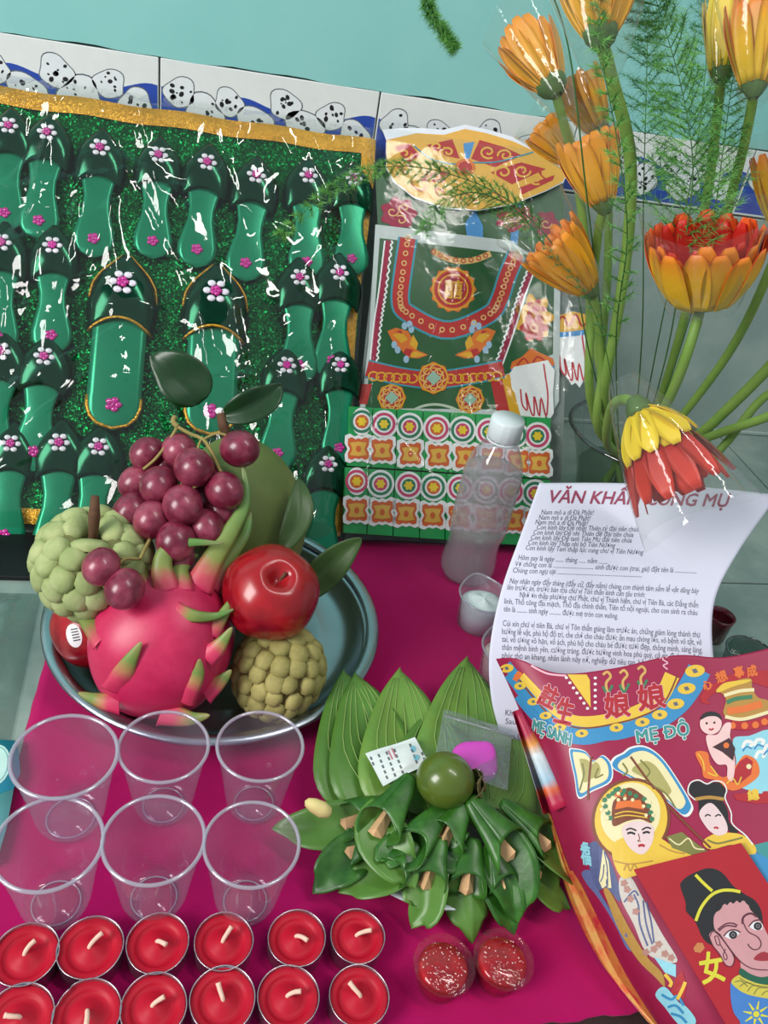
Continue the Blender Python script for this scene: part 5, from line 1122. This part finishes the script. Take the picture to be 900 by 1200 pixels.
m_kface = pr('card_face', (196, 142, 146)); m_khair = pr('card_hair', (26, 28, 32)); m_kyel = pr('card_yellow', (208, 200, 56)); m_kline = pr('card_line', (84, 34, 50)); m_kblue = pr('card_blue', (62, 118, 186)); m_kgreen = pr('card_green', (24, 88, 66)); m_kcollar = pr('card_collar', (196, 182, 70)); m_kwhite = pr('card_white', (222, 218, 222))
K('hair', [(312, 320), (325, 285), (360, 255), (405, 232), (480, 205), (550, 215), (600, 255), (650, 318), (720, 368), (790, 412), (830, 480), (845, 590), (880, 680), (640, 720), (500, 690), (450, 640), (428, 590), (400, 535), (350, 480), (345, 420)], m_khair, .02)
K('neck', [(690, 740), (760, 830), (900, 880), (900, 930), (700, 870)], m_kface, .03)
K('face', [(525, 520), (545, 480), (585, 440), (610, 425), (680, 408), (735, 420), (760, 470), (800, 510), (835, 560), (870, 630), (900, 690), (920, 860), (850, 868), (770, 845), (700, 800), (650, 745), (600, 680), (560, 622), (530, 590)], m_kface, .04)
K('ear', [(496, 645), (505, 615), (530, 605), (565, 640), (600, 690), (650, 760), (655, 805), (630, 830), (600, 822), (570, 770), (530, 710)], m_kface, .05)
KS('ear_line', [[(497, 645), (520, 608), (560, 635), (610, 700), (655, 775), (640, 828), (600, 820), (560, 750), (520, 700), (497, 645)], [(530, 640), (550, 640), (565, 690), (545, 690), (530, 640)], [(565, 690), (590, 730), (610, 770), (600, 790), (585, 760), (600, 720)]], 1.1, m_kline, .06)
KS('face_line', [[(560, 622), (610, 695), (690, 795), (770, 845), (870, 855)]], 1.2, m_kline, .055)
KS('headband', [[(408, 246), (455, 295), (515, 350)], [(410, 541), (445, 455), (505, 380), (570, 348), (640, 345), (695, 356)]], 3.6, m_kyel, .05)
K('fringe', [(545, 480), (560, 440), (620, 415), (700, 395), (760, 420), (800, 480), (830, 545), (780, 490), (745, 440), (735, 432), (715, 410), (690, 425), (672, 412), (650, 430), (630, 420), (610, 440), (590, 430), (570, 465)], m_khair, .05)
for e in ([(588, 638), (625, 606), (660, 603), (692, 616), (665, 650), (630, 657)], [(748, 576), (780, 548), (815, 545), (838, 565), (835, 595), (790, 602)]): K('eye_white', e, m_kwhite, .05)
for (x, y) in ((648, 630), (806, 574)): K('iris', circ(x, y, 26, 25, 16), m_khair, .06); K('iris_ring', circ(x, y, 13, 13, 12), pr('iris_grey', (130, 120, 126)), .07); K('pupil', circ(x, y, 7, 7, 10), m_khair, .08)
KS('eye_line', [[(588, 638), (620, 605), (660, 598), (694, 614)], [(748, 576), (780, 542), (818, 535), (840, 555)], [(550, 596), (600, 560), (645, 556), (675, 570)], [(556, 605), (605, 572), (670, 578)]], 1.5, m_kline, .075); KS('brow', [[(708, 560), (712, 520), (740, 497), (770, 495), (800, 515)]], 2.4, m_kline, .07)
KS('nose_line', [[(714, 555), (745, 610), (800, 640), (826, 680), (815, 715), (780, 724), (748, 700), (745, 686)]], 1.2, m_kline, .07)
K('lips', [(780, 785), (800, 758), (826, 742), (850, 738), (870, 745), (900, 738), (920, 790), (870, 795), (820, 796)], pr('card_lips', (150, 40, 52)), .06)
K('green_collar', [(690, 850), (705, 845), (760, 880), (830, 900), (920, 890), (920, 945), (830, 945), (750, 920), (690, 885)], m_kgreen, .06); K('yellow_collar', [(636, 928), (690, 885), (750, 920), (830, 945), (920, 945), (920, 1035), (830, 1030), (740, 1010), (680, 978)], m_kcollar, .06); KS('collar_line', [[(660, 930), (700, 925), (740, 960)], [(690, 960), (730, 935), (770, 945)], [(740, 990), (770, 955), (820, 960)], [(780, 1010), (810, 970), (870, 970)], [(830, 1015), (860, 990), (900, 990)], [(690, 905), (730, 930), (800, 955), (880, 962)]], 1.2, m_olive, .07)
K('blue_robe', [(636, 928), (680, 978), (740, 1010), (830, 1030), (920, 1035), (1100, 1230), (740, 1260), (690, 1180), (650, 1120), (632, 1020)], m_kblue, .05); K('sun_disc', circ(796, 1136, 20, 20, 14), m_kyel, .06); KS('sun_ray', [[(796+30*cos(a), 1136+30*sin(a)), (796+85*cos(a), 1136+85*sin(a))] for a in [k*pi/4+.2 for k in range(8)]], lambda t: 3.2-2.2*t, m_kyel, .06)
obj('gold_character', lettering(KP, [('女', z5([(455, 930)])[0], z5([(600, 905)])[0], 28, 0, .05)], .03), m_kyel, kc, smooth=False); K('seal_mark', [(395, 715), (420, 680), (455, 682), (468, 715), (440, 745), (405, 740)], pr('seal', (190, 120, 70)), .03)

# ================================================================== glass vase
VB = V((51.5, 80.5, 0)); VH = 11.6
va = thing('glass_vase', 'wide-mouthed clear glass vase holding the flowers', 'vase', VB)
m_glass = film('vase_glass', (222, 232, 226), .04, .25, .05, fres=1.5, hazecol=(200, 214, 206)); m_glassrim = film('vase_rim_glass', (70, 84, 74), .2, .6, .05, fres=1.6, hazecol=(120, 134, 122))
obj('bowl', lathe([(.01, .8), (4.2, .8), (4.6, .3), (4.8, 0), (5.0, .3), (5.3, 2), (6.0, 5), (7.2, 8.5), (8.6, VH)], 56, VB), m_glass, va)
obj('rim', lathe([(8.7+.3*cos(a), VH+.2*sin(a)) for a in [2*pi*k/8 for k in range(8)]], 56, VB, cl=True), m_glassrim, va)
obj('water', lathe([(.01, .9), (4.3, .9), (5.2, 2.2), (5.8, 5), (6.1, 6), (.01, 6)], 48, VB), film('vase_water', (206, 218, 206), .05, .1, .05, fres=1.2), va)

# ================================================================== gerberas in clear sleeves
m_stalk = pm('flower_stem', (126, 158, 72), rough=.55, var=.15, vs=40, bump=.2, bs=200, col2=(110, 144, 62)); m_calyx = pm('calyx', (78, 108, 52), rough=.7, var=.25, vs=90, bump=.4, bs=300)
m_pet = pm('gerbera_petal', None, rough=.45, var=.10, vs=40, sss=.05, ramp=[(0, (232, 188, 30)), (.25, (240, 180, 30)), (.44, (238, 132, 34)), (.52, (206, 40, 20)), (.75, (222, 48, 22)), (1, (232, 90, 30))])
m_pety = pm('gerbera_petal_yellow', None, rough=.45, var=.10, vs=40, sss=.05, ramp=[(0, (232, 196, 20)), (.44, (238, 200, 40)), (.55, (222, 160, 30)), (1, (240, 190, 50))])
m_peto = pm('gerbera_petal_orange', None, rough=.45, var=.10, vs=40, sss=.05, ramp=[(0, (226, 160, 20)), (.25, (240, 164, 26)), (.46, (238, 146, 40)), (.55, (226, 110, 30)), (1, (240, 140, 60))])
m_petr = pm('gerbera_petal_red', None, rough=.45, var=.10, vs=40, sss=.05, ramp=[(0, (160, 18, 30)), (.44, (206, 50, 30)), (.55, (150, 16, 24)), (1, (206, 36, 24))])
m_disc = pm('gerbera_disc', (170, 22, 20), rough=.8, var=.3, vs=200, bump=.8, bs=400)
m_sleeve = film('flower_sleeve', (250, 252, 250), .03, .14, .05, bump=.15, bs=40, fres=1.28)
def petal(L, a0, a1, wd, mat, r0=.5):
    n = 9; out, r, z = [], r0, 0.0
    prof = []
    for k in range(n+1):
        a = radians(a0+(a1-a0)*k/n); prof.append((r, z, a)); r += sin(a)*L/n; z += cos(a)*L/n
    def side(off):
        def f(u, v):
            k = round(v*n); r_, z_, a = prof[k]; s = 2*u-1
            ww = wd*(.55+.5*sin(pi*min(1, v*.82+.05))**.8)*(1 if v < .85 else (.86 if v < .95 else .5))
            cup = .10*ww*s*s+.05*ww*cos(3*pi*s)
            rr_ = r_+off*cos(a)-cup*cos(a); zz = z_-off*sin(a)+cup*sin(a)
            return V((rr_, s*ww*.5, zz))
        return f
    o = sheet(side(.035), 4, n, lambda u, v: .46*v); i = sheet(side(-.035), 4, n, lambda u, v: .54+.46*v)
    nn = len(o[0]); fs = [f for f in o[1]]+[tuple(q+nn for q in f)[::-1] for f in i[1]]
    w4 = 5
    for k in range(n): fs += [(k*w4+w4, k*w4, k*w4+nn, k*w4+w4+nn), (k*w4+4, k*w4+w4+4, k*w4+w4+4+nn, k*w4+4+nn)]
    for q in range(4): fs += [(n*w4+q, n*w4+q+1, n*w4+q+1+nn, n*w4+q+nn), (q+1, q, q+nn, q+1+nn)]
    return mesh('petal', o[0]+i[0], fs, mat, o[2]+i[2])
fr_ = random.Random(31)
def gerbera(label, base, tip, stem, rings, sleeve=None, calyx=1.0, srad=.42, disc=True):
    B = atd(*base); T = atd(*tip); ax = (T-B).normalized(); R = frame(ax, V((.2, .1, 1)))
    t = thing('gerbera', label, 'flower', atd(*stem[-1]) if stem else B, 'gerberas in clear sleeves')
    o0 = ORG[t.name]
    if stem:      # every stem ends inside the vase
        a_ = fr_.random()*6.28; foot = VB+V((2.6*cos(a_)-1.0, 2.6*sin(a_), 1.3)); lip = atd(*stem[-1]); d_ = V((lip.x-VB.x, lip.y-VB.y, 0))
        if d_.length > 6.6: d_ = d_*(6.6/d_.length)
        obj('stem', tube(spline([B-ax*.3]+[atd(*p) for p in stem[:-1]]+[VB+d_+V((0, 0, 10.5)), foot], 30), srad, 9), m_stalk, t)
    obj('calyx', lathe([(.4, -1.0), (.3+.32*calyx, -.75), (.95*calyx, -.2), (1.12*calyx, .35), (1.02*calyx, .4), (.1, .2)], 20, B, R=R, dfm=lambda p, a, k: V((p.x*(1+.06*cos(9*a)), p.y*(1+.06*cos(9*a)), p.z+(.18*cos(9*a) if k in (3, 4) else 0)))), m_calyx, t)
    for (n, L, a0, a1, wd, mt, r0, ph) in rings:
        me = petal(L, a0, a1, wd, mt, r0)
        for k in range(n):
            az = 2*pi*(k+ph)/n+fr_.uniform(-.06, .06)
            M = Mx.Translation((B-o0+ax*fr_.uniform(-.05, .15))*S) @ (R @ Mx.Rotation(az, 3, 'Z') @ Mx.Rotation(fr_.uniform(-.07, .05), 3, 'Y')).to_4x4() @ Mx.Diagonal((1, 1, fr_.uniform(.92, 1.06), 1))
            link('petal', me, t, M)
    if disc:
        rd = .75*max(q[6] for q in rings); gs = [ell(B+R @ V((0, 0, .45)), (rd, rd, .35), 14, 8)]
        for _ in range(60):
            a, q = fr_.random()*6.28, rd*sqrt(fr_.random()); p = B+R @ V((q*cos(a), q*sin(a), .75)); gs.append(tube([p, p+R @ V((q*cos(a)*.3, q*sin(a)*.3, .75))], [.06, .03], 4))
        obj('disc', cat_(*gs), m_disc, t, kind='stuff')
    if sleeve:
        r0, r1, z0, z1, fl_ = sleeve
        def sf(u, v):
            a = 2*pi*u; r = (r0+(r1-r0)*v**.8)*(1+.05*sin(3*a+4*v)+.03*sin(7*a))
            return B+R @ V((r*cos(a), r*sin(a)*fl_, z0+(z1-z0)*v*(1+.05*sin(2*a))+.0))
        obj('sleeve', sheet(sf, 40, 14), m_sleeve, t)
    return t
cup_r = [(15, 5.8, 62, 8, 1.5, m_pet, .5, 0), (15, 5.5, 54, 4, 1.4, m_pet, .45, .5), (13, 5.0, 46, 0, 1.2, m_pet, .4, .2)]
def ring(L, spread, wd, mt, n=15): return [(n, L, spread*.75, spread*.12, wd, mt, 1.0, 0), (n-1, L*.95, spread*.65, spread*.05, wd*.95, mt, .95, .5)]
# the big open one
gerbera('big red and yellow gerbera cup, the most open bloom', (823, 350, 64.6), (829, 254, 60.6), [(810, 400, 65), (792, 450, 68), (762, 510, 76), (735, 565, 84)], [(15, 5.5, 34, 4, 2.0, m_pet, 2.5, 0), (14, 5.7, 28, 4, 1.9, m_pet, 2.3, .5), (13, 5.4, 24, 6, 1.7, m_petr, 2.0, .25)], (2.6, 4.9, -.6, 6.8, 1), 2.05)
gerbera('orange gerbera in a clear sleeve tilted over the costume pack', (690, 338, 74), (622, 256, 72), [(700, 372, 76), (706, 430, 80), (700, 500, 84), (690, 560, 87)], ring(6.2, 40, 1.5, m_peto, 16), (.9, 4.0, -2.2, 8.6, .9))
gerbera('orange gerbera above the one tilted over the costume pack', (707, 238, 73), (684, 150, 72), [(700, 280, 75), (694, 360, 79), (692, 470, 84), (688, 560, 88)], ring(6.0, 38, 1.5, m_peto, 16), (.9, 3.8, -2.4, 7.6, .9))
gerbera('orange gerbera seen from behind with its green calyx showing', (648, 102, 72), (606, 32, 74), [(662, 150, 74), (676, 205, 77), (690, 330, 82), (694, 480, 86), (690, 560, 89)], ring(6.0, 34, 1.5, m_peto, 15), (.9, 3.6, -3.0, 7.4, .9), 1.25, disc=False)
gerbera('large orange gerbera held highest at the top of the thick stem', (704, 42, 60), (700, -70, 60.5), [(716, 90, 62), (738, 180, 66), (736, 280, 71), (722, 380, 76), (708, 470, 82), (700, 560, 88)], ring(6.6, 44, 1.7, m_peto, 16), (1.0, 4.6, -3.5, 7.5, .95), 1.2, .5)
gerbera('small orange gerbera half hidden behind the thick stem', (702, 152, 80), (672, 92, 80), [(712, 200, 82), (712, 320, 85), (704, 460, 88), (698, 560, 90)], ring(5.4, 32, 1.4, m_peto, 14), (.8, 3.2, -1.6, 6.6, .9), disc=False)
gerbera('faint orange gerbera in a sleeve against the border tiles', (668, 186, 86), (638, 150, 86), [(680, 240, 87), (694, 380, 89), (698, 560, 91)], ring(4.6, 34, 1.3, m_peto, 12), (.8, 3.2, -1.4, 5.8, .9), disc=False)
gerbera('drooping gerbera with yellow outer and red inner petals over the prayer sheet', (748, 478, 63.5), (806, 590, 62.5), [(730, 468, 66), (716, 480, 71), (712, 520, 79), (712, 560, 85)], [(13, 4.6, 54, 8, 1.6, m_pety, .55, 0), (11, 4.2, 48, 6, 1.5, m_pety, .5, .5), (13, 8.2, 36, 12, 1.7, m_petr, .45, .2), (11, 7.8, 28, 6, 1.6, m_petr, .4, .6)], (1.2, 4.9, -2.6, 9.6, .95))
gerbera('closed yellow gerbera bud at the top among the fern', (846, 84, 70), (856, -8, 70), [(840, 140, 72), (830, 220, 75), (800, 380, 82), (752, 560, 90)], ring(6.4, 20, 1.4, m_pety, 13), (.8, 2.8, -1.6, 7.8, .9), disc=False)
gerbera('yellow and red gerbera beside the closed yellow bud', (884, 100, 67), (892, 0, 66.5), [(878, 140, 69), (862, 210, 72), (812, 390, 81), (756, 560, 90)], ring(6.4, 34, 1.5, m_pet, 15), (.9, 3.8, -1.6, 7.6, .9))
gerbera('orange gerbera bud leaning out behind the large open bloom', (918, 262, 72), (922, 180, 71), [(905, 310, 73), (850, 420, 79), (760, 560, 90)], ring(6.0, 36, 1.5, m_pet, 14), (.9, 3.8, -1.6, 7.4, .9))
gerbera('gerbera on a low stem bending out to the side of the vase', (985, 352, 66), (1040, 300, 65), [(940, 385, 68), (900, 432, 72), (850, 482, 77), (815, 512, 81), (770, 560, 88)], ring(6.0, 40, 1.5, m_pet, 14), (.9, 3.8, -1.6, 7.4, .9), srad=.5)
gerbera('gerbera on the lowest stem bending out to the side of the vase', (1010, 440, 66), (1070, 410, 65), [(950, 462, 68), (900, 488, 72), (850, 505, 76), (812, 520, 80), (770, 566, 88)], ring(6.0, 40, 1.5, m_pet, 14), (.9, 3.8, -1.6, 7.4, .9), srad=.42)
gerbera('gerbera on a thin stem bending beside the lowest stem', (1030, 400, 70), (1080, 360, 69), [(960, 455, 71), (900, 462, 74), (850, 520, 78), (822, 542, 80), (775, 575, 88)], ring(6.0, 40, 1.5, m_pet, 14), (.9, 3.8, -1.6, 7.4, .9), srad=.4)

# ================================================================== asparagus fern
m_fern = pm('fern_needle', (84, 150, 62), rough=.6, var=.2, vs=40, col2=(104, 164, 74)); m_fernd = pm('fern_needle_dark', (52, 122, 66), rough=.6, var=.2, vs=40); m_fst = pm('fern_stem', (58, 104, 46), rough=.6, var=.2)
ff = random.Random(77)
def frond(label, pts, blen, mat, nb=34, nn=34, nl=.7, start=.15, flat=.5, r=.09):
    Q = [atd(*p) for p in pts]
    if pts[0][1] == 560: d_ = V((Q[0].x-VB.x, Q[0].y-VB.y, 0)); Q[0] = VB+d_*min(1, 5.5/d_.length)+V((0, 0, 9)); Q = [VB+V((ff.uniform(-2, 2), ff.uniform(-2, 2), 1.2))]+Q
    P = spline(Q, 60); t = thing('fern_frond', label, 'fern', P[0], 'asparagus fern fronds')
    obj('stem', tube(P, [r*(1-.75*k/59) for k in range(60)], 6), m_fst, t)
    vs, fs, tw = [], [], []
    for b in range(nb):
        u = start+(1-start)*b/nb; k = min(57, int(u*59)); c = P[k]; tg = (P[k+2]-P[k]).normalized()
        sd = tg.cross((CAM-c).normalized()).normalized()*(1 if b % 2 else -1); dp = sd.cross(tg)*ff.uniform(-flat, flat)
        d = (sd*.8+tg*ff.uniform(.5, .9)+dp).normalized(); l = blen*(1-.75*abs(u-.35)**1.0)*ff.uniform(.6, 1.1)*(1-u*.5)
        pts_ = [c+d*l*q+tg*l*.25*q*q+V((0, 0, -.25*l*q*q)) for q in (0, .25, .5, .75, 1)]
        tw.append(tube(pts_, [.04, .035, .03, .025, .015], 4))
        for _ in range(nn):
            q = ff.uniform(.08, 1)*3.999; i = int(q); p = pts_[i].lerp(pts_[i+1], q-i)
            dd = (d*.6+V((ff.gauss(0, 1), ff.gauss(0, 1), ff.gauss(0, 1)))*.75).normalized(); n_ = len(vs); ln_ = nl*ff.uniform(.6, 1.2)
            w_ = dd.orthogonal().normalized()*.032
            vs += [p-w_, p+w_, p+dd*ln_]; fs.append((n_, n_+1, n_+2))
    obj('twigs', cat_(*tw), m_fst, t, kind='stuff'); obj('needles', (vs, fs), mat, t, kind='stuff', smooth=False)
frond('dense soft fern frond rising behind the large open gerbera', [(756, 560, 88), (780, 420, 76), (800, 300, 66), (812, 200, 63), (800, 110, 62), (775, 20, 62), (755, -40, 62)], 7.0, m_fern, 76, 90, 1.0, .42)
frond('fern frond arching beside the closed yellow bud', [(760, 560, 89), (800, 400, 80), (835, 260, 72), (848, 170, 70), (862, 80, 69), (890, 10, 69)], 5.6, m_fern, 50, 60, 1.0, .5)
frond('dark upright fern frond between the tall stems', [(740, 560, 90), (752, 400, 84), (754, 240, 79), (757, 120, 77), (760, 20, 76), (768, -40, 76)], 6.0, m_fernd, 48, 60, 1.0, .5)
frond('fern frond with a feathery tip standing behind the flowers', [(745, 560, 90), (775, 380, 84), (812, 200, 80), (825, 100, 79), (832, 10, 79), (838, -50, 79)], 5.8, m_fernd, 50, 60, 1.0, .48)
frond('bright fern frond hugging the thick gerbera stem', [(702, 560, 86), (722, 400, 74), (735, 280, 64), (724, 170, 60), (706, 70, 58), (700, -20, 58)], 2.2, m_fern, 46, 40, .8, .35)
frond('fern frond drooping across the gold paper hat', [(698, 560, 88), (692, 420, 80), (668, 320, 75), (610, 246, 73), (540, 208, 73), (460, 195, 74), (390, 220, 75), (320, 285, 76)], 2.6, m_fern, 70, 46, .7, .45)
frond('short fern sprig hanging in front of the costume collar', [(640, 290, 74), (606, 248, 73), (560, 226, 72), (522, 236, 72), (495, 272, 72)], 2.2, m_fern, 34, 34, .6, .2)
frond('thin fern sprig crossing the tilted orange gerbera', [(712, 560, 84), (716, 440, 76), (690, 352, 71), (640, 290, 70), (590, 238, 70)], 1.0, m_fernd, 26, 10, .5, .5, r=.06)
frond('stray fern tip arching over from above against the teal wall', [(702, 560, 89), (690, 250, 70), (660, 30, 62), (600, -60, 60), (520, -60, 60), (500, 0, 61), (520, 36, 62), (534, 58, 62)], 1.2, m_fern, 60, 34, .7, .72)

# ================================================================== things at the edges
bg = thing('snack_bag', 'clear plastic bag with a turquoise label on the floor beside the cloth', 'plastic bag', (-20, 46, 0))
CRB = creases(40, 18, 30)
def bagf(u, v):
    x = -34+20.5*u-.04*(v*32); y = 32+30*v; e = min(1, min(u, 1-u)*9)*min(1, min(v, 1-v)*9)
    return V((x, y, .15+1.3*e+.8*abs(crumple(CRB, u*18, v*30))*e))
gbag = sheet(bagf, 60, 80); obj('film', gbag, film('snack_bag_film', (226, 234, 232), .10, .2, .1, bump=.15, bs=40, fres=1.3, hazecol=(170, 196, 190)), bg)
LP = Plane((0, 0, 1.0), (0, 0, 1))
lb = obj('label_card', thick(decal(LP, [[(-60, 862), (20, 868), (24, 905), (16, 924), (-40, 945), (-70, 930)]], 0), .05), pm('turquoise_print', (40, 160, 186), rough=.4, var=.05), bg)
obj('label_foot', thick(decal(LP, [[(-40, 945), (16, 924), (8, 968), (-4, 1010), (-50, 1030)]], -.02), .05), pm('pale_turquoise_print', (120, 206, 206), rough=.4, var=.05), bg); obj('label_oval', decal(LP, [circ(-4, 897, 16, 24, 20, .2)], .06), pr('pale_mint', (190, 226, 218)), lb); obj('label_ring', stroke(LP, [circ(-4, 897, 13, 21, 20, .2)+[circ(-4, 897, 13, 21, 20, .2)[0]]], 1.2, .08), pr('mint_line', (120, 180, 180)), lb)
mc = onz(838, 762, 0); tag(obj('incense_cup', lathe([(.01, .2), (1.1, 0), (1.35, .3), (1.4, 2.6), (1.5, 3.2), (1.35, 3.2), (1.2, 2.6), (1.1, .8), (.01, .7)], 32, V((mc.x+.5, mc.y+2.0, 0))), pm('maroon_glaze', (96, 22, 38), rough=.2, var=.1, coat=.4)), 'small maroon cup on the floor behind the prayer sheet', 'cup')
gc = onz(866, 792, 0); gt = thing('glass_bowl', 'small clear glass on the floor behind the votive booklet', 'glass', V((gc.x, gc.y, 0))); obj('glass_wall', lathe([(.01, .4), (1.7, .3), (1.9, 0), (2.1, .4), (2.5, 3.0), (2.6, 3.2), (2.45, 3.2), (2.3, 2.8), (1.85, .8), (.01, .7)], 10, V((gc.x, gc.y, 0))), film('cut_glass', (190, 204, 198), .12, .5, .04, fres=1.6, hazecol=(180, 196, 190)), gt, smooth=False); obj('glass_rim', lathe([(2.55+.1*cos(a), 3.2+.1*sin(a)) for a in [2*pi*k/8 for k in range(8)]], 40, V((gc.x, gc.y, 0)), cl=True), m_glassrim, gt)
